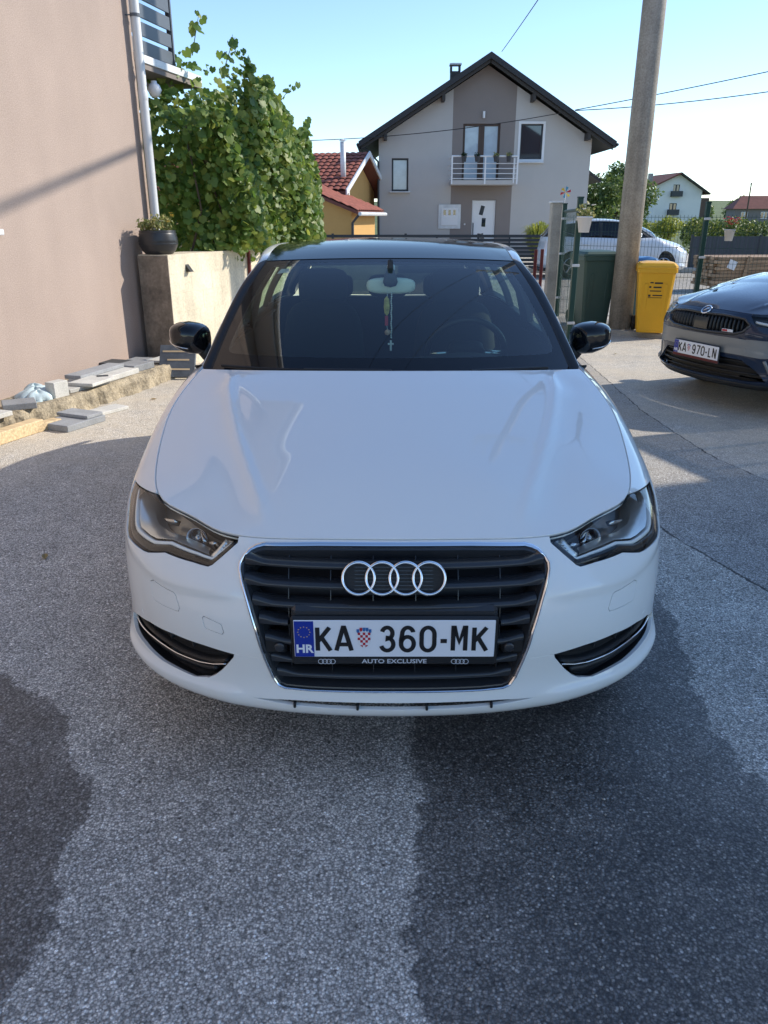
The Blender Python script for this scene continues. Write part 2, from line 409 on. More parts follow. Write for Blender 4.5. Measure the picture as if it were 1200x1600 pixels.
def make_band():
    P = np.array([s[:2] for s in CAR_ST]); A = np.concatenate([P[1:][::-1]*[-1, 1], P]); n0 = len(P)-1
    d = np.concatenate([[0], np.cumsum(np.linalg.norm(np.diff(A, axis=0), axis=1))]); d -= d[n0]
    m = nat(d, A); e = 1e-4
    T = ev(d, A, m, np.clip(d+e, d[0], d[-1]))-ev(d, A, m, np.clip(d-e, d[0], d[-1])); T /= np.linalg.norm(T, axis=1)[:, None]
    T[-1] = (-1, 0)
    N = np.stack([T[:, 1], -T[:, 0]], 1)
    G = [[(A[n0+k, 0]-N[n0+k, 0]*a, A[n0+k, 1]-N[n0+k, 1]*a, z) for a, z in s[2]] for k, s in enumerate(CAR_ST)]
    return Tens(G, d[n0:], [0, .06, .17, .32, .46, .57, .66])
BAND_ = make_band(); UMAX = BAND_.u[-1]
def BAND0(u, v):
    """base surface plus the pressed ridges of the bumper"""
    u = np.atleast_1d(np.asarray(u, float)); v = np.atleast_1d(np.asarray(v, float)); p = BAND_(u, v); a = np.abs(u)
    k = (a > .36) & (a < 1.06)
    if k.any():
        e = 1e-3; n = np.cross(BAND_(u[k]+e, v[k])-BAND_(u[k]-e, v[k]), BAND_(u[k], v[k]+e)-BAND_(u[k], v[k]-e)); n /= np.linalg.norm(n, axis=1)[:, None]
        w = np.clip((a[k]-.38)/.10, 0, 1)*np.clip((1.04-a[k])/.14, 0, 1); w = w*w*(3-2*w); s = v[k]-(.468+.05*(a[k]-.4)); s2 = v[k]-.122
        r = .0075*np.where(s > 0, np.exp(-(s/.045)**2), np.exp(-(s/.020)**2))+.010*np.where(s2 > 0, np.exp(-(s2/.018)**2), np.exp(-(s2/.06)**2))
        p[k] += n*(r*w)[:, None]
    return p
def uv_yz(y, z, g=(1.3, .3)):
    g = np.array(g, float)
    for _ in range(40):
        p = BAND0(g[0], g[1])[0]; r = np.array([p[1]-y, p[2]-z])
        if np.abs(r).max() < 1e-5: break
        e = 1e-3; a = (BAND0(g[0]+e, g[1])[0]-BAND0(g[0]-e, g[1])[0])/(2*e); b = (BAND0(g[0], g[1]+e)[0]-BAND0(g[0], g[1]-e)[0])/(2*e)
        g = g-np.clip(np.linalg.solve(np.array([[a[1], b[1]], [a[2], b[2]]]), r), -.3, .3)
    return g
def u_top(y):
    us = np.linspace(.5, UMAX-.6, 900); Y = BAND0(us, np.full_like(us, .66))[:, 1]; return float(np.interp(y, Y, us))
_us = np.linspace(.3, UMAX-.05, 1500); _top = BAND0(_us, np.full_like(_us, .66))
def belt(y):
    y = np.asarray(y, float); return np.stack([np.interp(y, _top[:1430, 1], _top[:1430, 0]), y, np.interp(y, _top[:1430, 1], _top[:1430, 2])], -1)

# bonnet: thin plate spline over its edge and centre line, with a rounded crease on each side
def tps_fit(P, z):
    n = len(P); d = np.linalg.norm(P[:, None]-P[None], axis=2); K = np.where(d > 0, d*d*np.log(np.maximum(d, 1e-9)), 0)
    A = np.zeros((n+3, n+3)); A[:n, :n] = K+np.eye(n)*2e-4; A[:n, n] = A[n, :n] = 1; A[:n, n+1:] = P; A[n+1:, :n] = P.T
    return np.linalg.solve(A, np.concatenate([z, np.zeros(3)]))
_hu = np.concatenate([np.linspace(0, .46, 9), np.linspace(.55, u_top(1.24), 18)]); _he = BAND0(_hu, np.full_like(_hu, .66))
_hx = [.0, .2, .4, .55]; _hr = [(x, 1.07+.2*(x/.735)**2, 1.0-.032*(x/.735)**2) for x in _hx]
_hc = [(0, .165, .764), (0, .30, .822), (0, .5, .880), (0, .8, .950), (.30, .5, .866), (.30, .3, .810), (.30, .8, .938), (.55, .6, .858), (.6, .95, .937)]
_hp = [tuple(p) for p in _he]+_hr+_hc; _hp = np.array(_hp+[(-p[0], p[1], p[2]) for p in _hp if p[0] > 1e-6]); HOODW = tps_fit(_hp[:, :2], _hp[:, 2])
CREASE = np.array([(.335, .16), (.365, .25), (.425, .42), (.49, .62), (.545, .82), (.585, 1.0), (.60, 1.16)])
def hood_z(x, y):
    q = np.stack([x, y], 1); d = np.linalg.norm(q[:, None]-_hp[None, :, :2], axis=2); K = np.where(d > 0, d*d*np.log(np.maximum(d, 1e-9)), 0)
    n = len(_hp); z = K@HOODW[:n]+HOODW[n]+q@HOODW[n+1:]
    cx = np.interp(y, CREASE[:, 1], CREASE[:, 0]); s = (np.abs(x)-cx)
    w = np.clip((y-.15)/.15, 0, 1)*np.clip((1.22-y)/.18, 0, 1); w = w*w*(3-2*w)
    return z+w*(.0062*np.exp(-(s/.019)**2)-.0050*np.exp(-((s-.062)/.050)**2))
def HOOD0(x, y):
    x = np.atleast_1d(np.asarray(x, float)); y = np.atleast_1d(np.asarray(y, float)); return np.stack([x, y, hood_z(x, y)], 1)

# greenhouse curves
_k = np.arange(6); ROOF_C = Curve([0, .15, .4, .63, .82, 1], [(0,1.80,1.352),(0,2.1,1.394),(0,2.6,1.418),(0,3.1,1.405),(0,3.5,1.365),(0,3.88,1.31)])
RAIL_I = Curve([0, .15, .4, .63, .82, 1], [(.555,1.87,1.337),(.562,2.15,1.372),(.568,2.6,1.388),(.558,3.1,1.375),(.538,3.5,1.335),(.51,3.86,1.28)])
def ROOF0(a, b):
    a = np.atleast_1d(np.asarray(a, float)); b = np.atleast_1d(np.asarray(b, float)); c = ROOF_C(b); i = RAIL_I(b); w = (np.abs(a)**2.3)[:, None]
    p = c+(i-c)*w; p[:, 0] = a*i[:, 0]; return p
def WIND0(a, t):
    a = np.atleast_1d(np.asarray(a, float)); t = np.atleast_1d(np.asarray(t, float)); top = ROOF0(a, np.zeros_like(a))
    base = np.stack([.715*a, 1.075+.215*a*a, .975-.025*a*a], 1); w = t[:, None]
    return base*(1-w)+top*w+np.array([0, -.022, .03])*(4*w*(1-w))
_t = np.linspace(0, 1, 5)[:4]; _pI = [tuple(p) for p in WIND0(np.ones(4), _t)]
RAILI_PTS = _pI+[tuple(RAIL_I(b)[0]) for b in (0, .15, .4, .63, .82, 1)]+[(.60, 4.03, 1.11), (.69, 4.15, .995)]
RAILO_PTS = [(_pI[0][0]+.035, _pI[0][1]+.03, _pI[0][2]-.006)]+[(p[0]+.034+.003*i, p[1]+.035, p[2]-.020) for i, p in enumerate(_pI[1:])]+[(.600,1.915,1.303),(.613,2.15,1.341),(.623,2.6,1.357),(.613,3.1,1.343),(.593,3.5,1.305),(.565,3.84,1.25),(.665,4.01,1.11),(.73,4.11,.995)]
_kk = np.arange(len(RAILI_PTS)); RI = Curve(_kk, RAILI_PTS); RO = Curve(_kk, RAILO_PTS)
def RAIL0(k, w):
    k = np.atleast_1d(np.asarray(k, float)); w = np.atleast_1d(np.asarray(w, float)); i = RI(k); o = RO(k); q = w[:, None]
    return i*(1-q)+o*q+np.array([.014, -.004, .012])*(4*q*(1-q))
_ko = np.linspace(0, len(RAILO_PTS)-1, 800); _ro = RO(_ko)
def SIDE0(y, t):
    y = np.atleast_1d(np.asarray(y, float)); t = np.atleast_1d(np.asarray(t, float)); w = t[:, None]
    o = np.stack([np.interp(y, _ro[:, 1], _ro[:, 0]), y, np.interp(y, _ro[:, 1], _ro[:, 2])], 1); b = belt(y)
    b[:, 0] = np.maximum(b[:, 0], o[:, 0]+.0)
    p = b*(1-w)+o*w; p[:, 0] += .028*4*t*(1-t)*np.clip((o[:, 2]-b[:, 2])/.35, 0, 1); return p

def warped(S, W):
    if W is None: return S
    return lambda a, b: W(S(a, b))
def flip(S):
    """mirror image of a right-hand surface (keeps outward normals when u runs backwards)"""
    def f(a, b):
        p = S(-np.atleast_1d(np.asarray(a, float)), b).copy(); p[:, 0] *= -1; return p
    return f
HEAD_OUT = [(1.139,.563),(1.078,.543),(.993,.527),(.956,.508),(.914,.504),(.794,.5195),(.769,.5246),(.699,.551),(.581,.557),(.523,.555),(.51,.5636),(.4496,.642),(.4545,.6590),(.52,.6590),(.635,.6590),(.764,.6590),(.900,.6575),(1.011,.613)]
def arc_poly(yc, zc, r, n=26):
    out = []
    for k in range(n+1):
        a = math.pi*(1.09-1.18*k/n); out.append((yc-r*math.cos(math.pi-a)*-1, zc+r*math.sin(a)))
    return [(yc+r*math.cos(math.pi*(1.09-1.18*k/n)), max(.14, zc+r*math.sin(math.pi*(1.09-1.18*k/n)))) for k in range(n+1)]
def arch_uv(yc, zc, r):
    g = uv_yz(yc-r, .3, (1.2 if yc < 2 else 3.9, .2)); out = []
    for y, z in arc_poly(yc, zc, r):
        g = uv_yz(y, max(z, .205), g); out.append((g[0], max(g[1], -.0)))
    out[0] = (out[0][0], -.02); out[-1] = (out[-1][0], -.02)
    return out

def wheel(name, parent, x, y, r, width, side, spokes=5):
    w = thing_part = bpy.data.objects.new(name, None); link(w, parent); w.location = (x, y, r)
    hw = width/2
    t = MB().lathe([(r*.66, -hw*.9), (r*.78, -hw), (r*.93, -hw*.97), (r*.985, -hw*.8), (r, -hw*.5), (r, hw*.5), (r*.985, hw*.8), (r*.93, hw*.97), (r*.78, hw), (r*.66, hw*.9), (r*.66, -hw*.9)], 36, axis='X').obj('tyre', 'rubber', w); autosmooth(t, 40)
    s = side; m = MB().lathe([(r*.665, -hw*.85*s), (r*.60, -hw*.6*s), (r*.60, hw*.6*s), (r*.665, hw*.9*s), (r*.62, hw*.95*s)], 32, axis='X')
    m.lathe([(r*.15, hw*.55*s), (r*.15, hw*.78*s), (.0005, hw*.8*s)], 16, axis='X')
    for k in range(spokes):
        a = 2*math.pi*k/spokes+.3; d = Vector((0, math.cos(a), math.sin(a)))
        m.tube([d*r*.1+Vector((hw*.6*s, 0, 0)), d*r*.36+Vector((hw*.72*s, 0, 0)), d*r*.63+Vector((hw*.8*s, 0, 0))], [r*.09, r*.075, r*.10], 6)
    autosmooth(m.obj('rim', 'alloy', w), 35)
    MB().lathe([(.0005, -hw*.2*s), (r*.6, -hw*.2*s)], 24, axis='X').obj('brake_disc', 'plastic_dark', w)
    return w

def car_body(T, W, paint, roof_paint, bumper_holes, glass_name='glass_car', fine=1., wheels=(.87, 3.507), lower=None, mirror_mat='paint_black'):
    """panels, glass, wheels shared by every car; W warps the base surfaces to that car's own proportions"""
    B = warped(BAND0, W); H = warped(HOOD0, W); RF = warped(ROOF0, W); WS = warped(WIND0, W); RL = warped(RAIL0, W); SD = warped(SIDE0, W)
    g = .002
    hd = HEAD_OUT; low = [p for p in hd[2:12]]
    half = [(1.018, -0.0), (1.018, .515)]+[(p[0], p[1]-g) for p in low]+[(.4530, .6590)]
    outer = half+mirror(half)
    panel('front_bumper', B, outer, bumper_holes, .014*fine, paint, T)
    A1 = arch_uv(wheels[0], .317, .352); A2 = arch_uv(wheels[1], .317, .352)
    yf, yd, yr = 1.40, 2.62, 3.22
    def seam(y, n=14): return [(uv_yz(y, z, (u_top(y), .3))[0], v) for v, z in zip(np.linspace(0, .66, n), BAND0(np.full(n, u_top(y)), np.linspace(0, .66, n))[:, 2])]
    sf, sdr = seam(yf), seam(yd)
    fender = [(1.022, 0)]+[(p[0], max(p[1], 0)) for p in A1]+[(p[0]-g, p[1]) for p in sf]+[(.912, .66), (.905, .6580), (1.013, .6155), (1.145, .5625), (1.08, .540), (1.022, .5305)]
    fdoor = [(p[0]+g, p[1]) for p in sf]+[(p[0]-g, p[1]) for p in sdr[::-1]]
    ua = [p for p in A2]; s3 = u_top(yr)
    k0 = max(range(len(ua)), key=lambda i: ua[i][1])
    rdoor = [(sdr[0][0]+g, 0)]+[(p[0], max(p[1], 0)) for p in ua[:k0-3]]+[(s3-g, ua[k0-4][1]+.02), (s3-g, .66)]+[(p[0]+g, p[1]) for p in sdr[::-1][:-1]]
    quart = [(s3+g, ua[k0-4][1]+.022)]+[(p[0], max(p[1], 0)) for p in ua[k0-3:]]+[(UMAX-.001, 0), (UMAX-.001, .66), (s3+g, .66)]
    for nm, pl, h in (('fender', fender, .02), ('front_door', fdoor, .04), ('rear_door', rdoor, .04), ('quarter_panel', quart, .04)):
        panel(nm, B, pl, [], h*fine, paint, T); panel(nm, B, mirror(pl), [], h*fine, paint, T)
    # dark lining behind the shut lines
    us = np.concatenate([np.linspace(-UMAX, -1.02, 60), np.linspace(1.02, UMAX, 60)])
    for s in (-1, 1):
        a, b = np.meshgrid(np.linspace(1.02, UMAX, 90), np.linspace(.20, .655, 8), indexing='ij'); a = a.ravel()*s; b = b.ravel()
        X = B(a, b)-normals_of(B, a, b)*.014; i = np.arange(89)[:, None]*8+np.arange(7)[None]; i = i.ravel()
        F = np.stack([i, i+8, i+9, i+1], 1); yz = BAND0(a, b); bad = np.zeros(len(X), bool)
        for yc in wheels: bad |= (np.hypot(yz[:, 1]-yc, yz[:, 2]-.317) < .36)
        F = F[~bad[F].any(1)]; fast_mesh('body_lining', X, F if s > 0 else F[:, ::-1], 'plastic_dark', T)
    # bonnet
    hu = np.concatenate([np.linspace(0, .46, 14), np.linspace(.48, u_top(1.23), 30)]); e = BAND0(hu, np.full_like(hu, .66)); e = [(p[0], p[1]) for p in e]
    rear = [(x, 1.07+.2*(x/.735)**2) for x in np.linspace(.735, 0, 12)]
    hp = np.array(e+rear[:-1]); full = np.concatenate([hp, (hp*[-1, 1])[::-1][1:] if True else hp]); full = np.concatenate([hp, [(0, 1.07)], (hp*[-1, 1])[::-1][:-1]])
    panel('bonnet', H, inset(full, .0056), [], .015*fine, paint, T, depth=.02, rr=.002)
    q = inset(full, .02); panel('bonnet_underside', lambda a, b: H(a, b)-np.array([0, 0, .03]), q, [], .08, 'plastic_dark', T, depth=.0)
    # windscreen: clear middle, black border printed on the glass, rubber edge
    fr_o = [(-.985, .005), (.985, .005), (.985, .992), (-.985, .992)]
    fr_i = rounded([(-.945, .135), (-.5, .115), (0, .11), (.5, .115), (.945, .135), (.915, .945), (.5, .955), (-.5, .955), (-.915, .945)], it=1)
    fr_i = rounded([(-.93, .15), (-.88, .13), (-.5, .118), (0, .115), (.5, .118), (.88, .13), (.93, .15), (.935, .22), (.91, .90), (.89, .93), (.8, .945), (.3, .952), (-.3, .952), (-.8, .945), (-.89, .93), (-.91, .90), (-.935, .22)], it=1)
    panel('windscreen', WS, fr_i, [], .06, glass_name, T, depth=0)
    panel('windscreen_border', WS, fr_o, [fr_i], .06, 'paint_black', T, depth=.0)
    for s in (-1, 1):
        e = [(s*.987, .0), (s*1.0, .0), (s*1.0, 1.0), (s*.987, 1.0)]; panel('windscreen_seal', WS, e if s > 0 else e[::-1], [], .05, 'rubber', T, depth=.006, off=.001)
    V = []; F = []; xs = np.linspace(-.74, .74, 31)
    for x in xs:
        y0 = 1.07+.2*(x/.735)**2; z0 = float(hood_z(np.array([x]), np.array([y0]))[0]); V += [(x, y0-.03, z0-.045), (x, y0-.004, z0-.024), (x, y0+.04, z0-.03), (x, y0+.12, z0-.03)]
    for i in range(len(xs)-1):
        for k in range(3): F.append((i*4+k, (i+1)*4+k, (i+1)*4+k+1, i*4+k+1))
    V = np.array(V); mob('cowl', W(V) if W else V, F, 'plastic_black', T, smooth=True)
    # roof, rails, side glass
    panel('roof', RF, [(-.992, .006), (.992, .006), (.992, 1), (-.992, 1)], [], .07, roof_paint, T, depth=.02, rr=.003)
    panel('roof_front_seal', WS, [(-.99, .990), (.99, .990), (.99, 1.006), (-.99, 1.006)], [], .05, 'rubber', T, depth=.0, off=-.004)
    panel('headlining', lambda a, b: RF(a, b)-np.array([0, 0, .035]), [(-.97, .02), (.97, .02), (.97, 1), (-.97, 1)], [], .1, 'interior_lining', T, depth=0)
    n = len(RAILI_PTS)-1
    for s in (-1, 1):
        RR = lambda a, b: RAIL0(a, 1-np.atleast_1d(np.asarray(b, float))); SS = warped(RR if s > 0 else flip(RR), W)
        pl = [(.02, 0), (n, 0), (n, 1), (4.2, 1), (3.85, .60), (3., .46), (.02, .40)]; pl = pl if s > 0 else mirror(pl); pk = [(.02, .43), (3., .49), (3.85, .63), (4.1, .98), (4.0, 1), (.02, 1)]; pk = pk if s > 0 else mirror(pk)
        panel('pillar_trim', SS, pk, [], .09, 'plastic_black', T, depth=.004, off=-.001)
        panel('roof_rail', SS, pl, [], .09, paint, T, depth=.006)
        SD_ = warped(SIDE0 if s > 0 else flip(SIDE0), W); mm = (lambda q: q) if s > 0 else mirror
        # y,t coordinates of the door window openings
        w1 = [(1.46, .12), (2.60, .05), (2.60, .95), (2.0, .94), (1.80, .92), (1.66, .88)]
        w2 = [(2.68, .05), (3.28, .05), (3.30, .92), (2.68, .94)]
        w3 = [(3.36, .10), (3.82, .18), (3.62, .80), (3.36, .88)]
        fo = [(1.33, 0), (4.05, 0), (4.0, .98), (3.8, 1), (1.95, 1), (1.5, 1), (1.36, 1)]
        panel('window_frame', SD_, mm(fo), [mm(w1), mm(w2), mm(w3)], .05, 'plastic_black', T, depth=.03, off=-.004)
        for w in (w1, w2, w3): panel('side_window', SD_, mm(list(inset(w, -.004))), [], .09, 'glass_side' if glass_name == 'glass_car' else glass_name, T, depth=0, off=-.016)
        # door mirror
        m = door_mirror(T, s, W, paint if mirror_mat is None else mirror_mat)
        for yc in wheels:
            p = np.array([[s*.762, yc, .317]]); p = W(p) if W else p
            wheel('wheel', T, float(p[0, 0]), float(p[0, 1]), .317, .21, s)
    # rear window / upper tailgate
    def RW(a, t):
        a = np.atleast_1d(np.asarray(a, float)); t = np.atleast_1d(np.asarray(t, float)); top = RF(a, np.ones_like(a))
        uu = UMAX-.70*np.abs(a); lo = B(uu, np.full_like(uu, .66)); lo[:, 0] = np.abs(lo[:, 0])*np.sign(a)
        w = t[:, None]; return top*(1-w)+lo*w
    panel('rear_window', RW, [(-.99, .01), (.99, .01), (.99, .99), (-.99, .99)], [], .08, 'glass_dark', T, depth=.0)
    MB().box((0, 2.2, .22), (1.50, 3.7, .05)).obj('underbody', 'plastic_dark', T)
    if W:
        o = T.children[-1]
        me = o.data; v = np.array([tuple(x.co) for x in me.vertices]); v = W(v); me.vertices.foreach_set('co', v.ravel())
    return B, H, RF, WS

def door_mirror(T, s, W, mt):
    o = bpy.data.objects.new('door_mirror', None); link(o, T)
    p0 = np.array([[s*.878, 1.705, 1.03]]); p0 = (W(p0) if W else p0)[0]; o.location = p0
    # shell: rounded body, flat glass face to the rear
    V = []; n, m = 24, 14
    for i in range(m+1):
        a = math.pi*.5*i/m   # 0 rear rim .. front pole
        for k in range(n):
            q = 2*math.pi*k/n; cx, cz = math.cos(q), math.sin(q); e = .60
            rx = abs(cx)**e*math.copysign(1, cx); rz = abs(cz)**e*math.copysign(1, cz); c = max(math.cos(a), 0)**.55
            x = .087*rx*c; z = .067*rz*c; out = x*s
            z *= (1-.30*max(0, x*1)/.093) if True else 1
            z += .012*(x/.093); y = -.100*math.sin(a)**.75+.025*abs(x/.093)**2
            V.append((s*x, y, z))
    F = []
    for i in range(m):
        for k in range(n): F.append((i*n+k, i*n+(k+1) % n, (i+1)*n+(k+1) % n, (i+1)*n+k))
    if s > 0: F = [f[::-1] for f in F]
    mob('cap', V, F, mt, o, smooth=True)
    mob('mirror_glass', [(v[0]*.95, .006, v[2]*.95) for v in V[:n]], [tuple(range(n))], 'chrome', o)
    MB().tube([(-s*.055, -.02, -.04), (-s*.075, .01, -.085), (-s*.105, .03, -.115)], [.035, .032, .036], 10).obj('arm', 'plastic_black', o, True)
    pts = []
    for k in range(9):
        x = -.01+.095*k/8; pts.append((s*x, -.094+.095*(max(0, x)/.093)**3.2, -.036+.012*x/.093+.012*(max(0, x)/.09)**2))
    MB().tube(pts, .0032, 6).obj('indicator_strip', 'chrome_satin', o, True)
    return o
# ------------------------------------------------------------------ number plates
def arc(cx, cy, rx, ry, a0, a1, n=14): return [(cx+rx*math.cos(R(a0+(a1-a0)*k/n)), cy+ry*math.sin(R(a0+(a1-a0)*k/n))) for k in range(n+1)]
GLYPH = {
 'K': (.92, [[(0, 0), (0, 1)], [(.95, 1), (.02, .40)], [(.30, .585), (1, 0)]]),
 'A': (1., [[(0, 0), (.46, 1), (.54, 1), (1, 0)], [(.17, .27), (.83, .27)]]),
 'M': (1., [[(0, 0), (0, 1), (.10, 1), (.5, .38), (.90, 1), (1, 1), (1, 0)]]),
 'N': (.9, [[(0, 0), (0, 1), (.06, 1), (.94, 0), (1, 0), (1, 1)]]),
 'L': (.8, [[(0, 1), (0, 0), (1, 0)]]),
 '3': (.86, [arc(.46, .755, .46, .245, 165, -85)+arc(.46, .275, .54, .275, 85, -165)]),
 '6': (.88, [[(.93, .80)]+arc(.52, .72, .44, .28, 25, 180)+[(.0, .45)]+arc(.5, .30, .5, .30, 180, 530, 24)]),
 '0': (.88, [arc(.5, .70, .5, .30, 0, 180)+arc(.5, .30, .5, .30, 180, 360)+[(1., .70)]]),
 '9': (.88, [[(.07, .20)]+arc(.48, .28, .44, .28, 205, 360)+[(1., .55)]+arc(.5, .70, .5, .30, 0, 350, 24)]),
 '7': (.88, [[(0, 1), (1, 1), (.35, 0)]]),
 '-': (.45, [[(0, .46), (1, .46)]]),
}
def glyph_mesh(ch, x0, z0, w, h, sw, y):
    m = MB(); gw, strokes = GLYPH[ch]
    for si, st in enumerate(strokes):
        P = [np.array((x0+p[0]*(w-sw)+sw/2, z0+p[1]*(h-sw)+sw/2)) for p in st]
        Q = [P[0]]
        for p in P[1:]:
            if np.linalg.norm(p-Q[-1]) > 1e-6: Q.append(p)
        P = Q; n = len(P); closed = np.linalg.norm(P[0]-P[-1]) < 1e-4; L = []; Rr = []
        for i in range(n):
            a = P[i]-P[i-1] if i > 0 else (P[0]-P[-2] if closed else P[1]-P[0]); b = P[i+1]-P[i] if i < n-1 else (P[1]-P[0] if closed else P[-1]-P[-2])
            a = a/np.linalg.norm(a); b = b/np.linalg.norm(b); na = np.array((-a[1], a[0])); nb = np.array((-b[1], b[0])); t = na+nb
            t = t/max(np.linalg.norm(t), 1e-6); c = max(t@na, .55); L.append(P[i]+t*sw/2/c); Rr.append(P[i]-t*sw/2/c)
        for e, d in ((0, -1), (n-1, 1)):
            if not closed and ch in 'KAMN':   # strokes end square on the line
                pass
        yy = y-.00012*si; V = [(q[0], yy, q[1]) for q in L]+[(q[0], yy, q[1]) for q in Rr]
        m.add(V, [(i, n+i, n+i+1, i+1) for i in range(n-1)])
    return m
def number_plate(parent, x, y, z, pre, post, small=False, frame_text=True, tilt=0.):
    """plate standing in the local x/z plane, facing -y"""
    o = bpy.data.objects.new('number_plate', None); link(o, parent); o.location = (x, y, z); o.rotation_euler = (tilt, 0, 0)
    MB().box((0, .010, -.010), (.537, .016, .146), b=.006).obj('plate_holder', 'plastic_black', o)
    MB().box((0, .001, .0), (.520, .004, .110), b=.0015).obj('plate', 'plate_white', o)
    MB().box((-.2335, -.0015, 0), (.050, .001, .106)).obj('country_band', 'plate_blue', o)
    def txt(s, size, cx, cz, yy, mt, name, sx=1., bold=0.):
        v, f = text_geo(s, size, bold); return mob(name, [(p[0]*sx+cx, yy, p[1]+cz) for p in v], f, mt, o)
    txt('HR', .034, -.2335, -.030, -.0024, 'plate_white', 'country_code', .98, .035)
    st = MB()
    for k in range(12):
        a = R(30*k); c = (-.2335+.0155*math.cos(a), .021+.0155*math.sin(a)); pts = [(c[0]+(.0022 if j % 2 == 0 else .0009)*math.sin(R(36*j)), -.0024, c[1]+(.0022 if j % 2 == 0 else .0009)*math.cos(R(36*j))) for j in range(10)]
        st.add(pts, [tuple(range(10))])
    st.obj('country_stars', 'star_yellow', o)
    h, sw = .081, .0115
    def letters(s, x0, widths, gap):
        for ch, w in zip(s, widths):
            if ch != ' ':
                glyph_mesh(ch, x0, -h/2, w, h, sw, -.0022).obj('letter', 'plate_black', o)
            x0 += w+gap
    letters(pre[0], -.2045, (.0445, .051), .0035); letters(pre[1], -.038, (.041, .0445, .0445), .0085)
    glyph_mesh('-', .113, -h/2-.003, .029, h, .0125, -.0022).obj('letter', 'plate_black', o)
    letters(post, .146 if post[0] != 'L' else .150, (.0435, .0445) if post[0] == 'M' else (.036, .044), .0105)
    # shield: chequered arms under a small crown of five shields
    sh = [(-.0165, .020), (.0165, .020), (.0165, -.010), (.012, -.020), (0, -.026), (-.012, -.020), (-.0165, -.010)]
    cx = -.0785
    mob('shield', [(cx+p[0], -.0020, p[1]) for p in sh], [tuple(range(7))[::-1]], 'white_plastic', o)
    ck = MB(); c = .0066
    for i in range(5):
        for j in range(6):
            if (i+j) % 2 == 0:
                xa, xb = -.0165+i*c, -.0165+(i+1)*c; za, zb = .020-j*.0076, .020-(j+1)*.0076
                lim = lambda xx: -.026+.0085*(abs(xx)/.0165)**1.6*1.8
                zb1, zb2 = max(zb, lim(xa)), max(zb, lim(xb))
                if za-.0005 > max(zb1, zb2): ck.add([(cx+xa, -.0023, za), (cx+xa, -.0023, zb1), (cx+xb, -.0023, zb2), (cx+xb, -.0023, za)], [(0, 1, 2, 3)])
    ck.obj('shield_chequers', 'plate_red', o)
    for k in range(5):
        a = (k-2)*.0078; zc = .0285-.0012*(k-2)**2+.001*((k-2) % 2); q = [(-.0036, .006), (.0036, .006), (.0036, -.002), (0, -.0065), (-.0036, -.002)]
        mob('crown_shield', [(cx+a+p[0], -.0023, zc+p[1]) for p in q], [tuple(range(5))[::-1]], ('crown_blue', 'plate_red', 'crown_blue', 'crown_blue', 'crown_blue')[k], o)
    if frame_text:
        txt('AUTO EXCLUSIVE', .0180, 0, -.0705, .0014, 'print_grey', 'holder_lettering', 1.18, .018)
        for sx in (-.177, .172):
            r = MB()
            for k in range(4):
                cc = sx+(k-1.5)*.0102; V = []; n = 18
                for q in (.0078, .0062):
                    V += [(cc+q*math.cos(2*math.pi*i/n), .0014-.0001*k, -.0705+q*math.sin(2*math.pi*i/n)) for i in range(n)]
                r.add(V, [(i, n+i, n+(i+1) % n, (i+1) % n) for i in range(n)])
            r.obj('holder_rings', 'print_grey', o)
    return o

# ------------------------------------------------------------------ the white hatchback
VENT = [(.924,.239),(.84,.278),(.751,.2973),(.6355,.3004),(.5236,.2886),(.432,.273),(.436,.259),(.4775,.2061),(.5055,.1758),(.5286,.1587),(.5779,.1467),(.7116,.1553),(.82,.1728),(.9072,.1733),(.953,.190),(.950,.215)]
VSTRIP = [(.932,.212),(.9,.2160),(.8282,.2217),(.7692,.2228),(.7111,.2162),(.6553,.2071),(.566,.2031),(.5164,.2084),(.4727,.2198)]
GRILLE = [(0,.6555),(.2026,.6545),(.3668,.6505),(.3907,.6425),(.4073,.630),(.4194,.609),(.4277,.580),(.4245,.557),(.3958,.464),(.366,.362),(.3478,.2655),(.334,.206),(.3176,.1755),(.2974,.1655),(.2333,.1630),(0,.1636)]
WASHER = [(.740,.4493),(.724,.4587),(.6275,.4476),(.6187,.439),(.6006,.4004),(.6053,.3866),(.6234,.3868),(.7122,.3922),(.7224,.3969)]
TOW = [(.5222,.3823),(.5159,.3894),(.4616,.3704),(.4579,.3648),(.453,.345),(.4576,.336),(.4635,.3352),(.5089,.3471),(.5148,.3524)]
SLIT = [(0,.1275),(.1656,.128),(.289,.1265),(.40,.1175),(.345,.1115),(.2896,.1045),(.1661,.0985),(0,.0965)]
def sym(half):
    """closed outline from its right half that starts and ends on the centre line"""
    return list(half)+[(-p[0], p[1]) for p in half[::-1] if p[0] > 1e-9]
audi = thing('hatchback_car', 'white hatchback with black roof parked facing the viewer, four linked rings on grille', 'car', (.027, 1.72, 0))
grille_out = sym(GRILLE); slit = sym(SLIT)
circ = lambda c, r, n=14: [(c[0]+r*math.cos(2*math.pi*k/n), c[1]+r*math.sin(2*math.pi*k/n)) for k in range(n)]
SENS = (.792, .321); GROOVE = [(.429,.2735),(.36,.2700),(.36,.2680),(.429,.2712)]
holes = [grille_out, slit, VENT, mirror(VENT), WASHER, mirror(WASHER), mirror(TOW), circ(SENS, .0105), mirror(circ(SENS, .0105)), GROOVE, mirror(GROOVE)]
B, HD, RF, WS = car_body(audi, None, 'paint_white', 'roof_gloss', holes)
def PD(S, d):
    return lambda u, v: S(u, v)-normals_of(S, np.atleast_1d(np.asarray(u, float)), np.atleast_1d(np.asarray(v, float)))*d
for q in (WASHER, mirror(WASHER)): panel('washer_cover', B, inset(q, .0030), [], .02, 'paint_white', audi, depth=.006, rr=.0006)
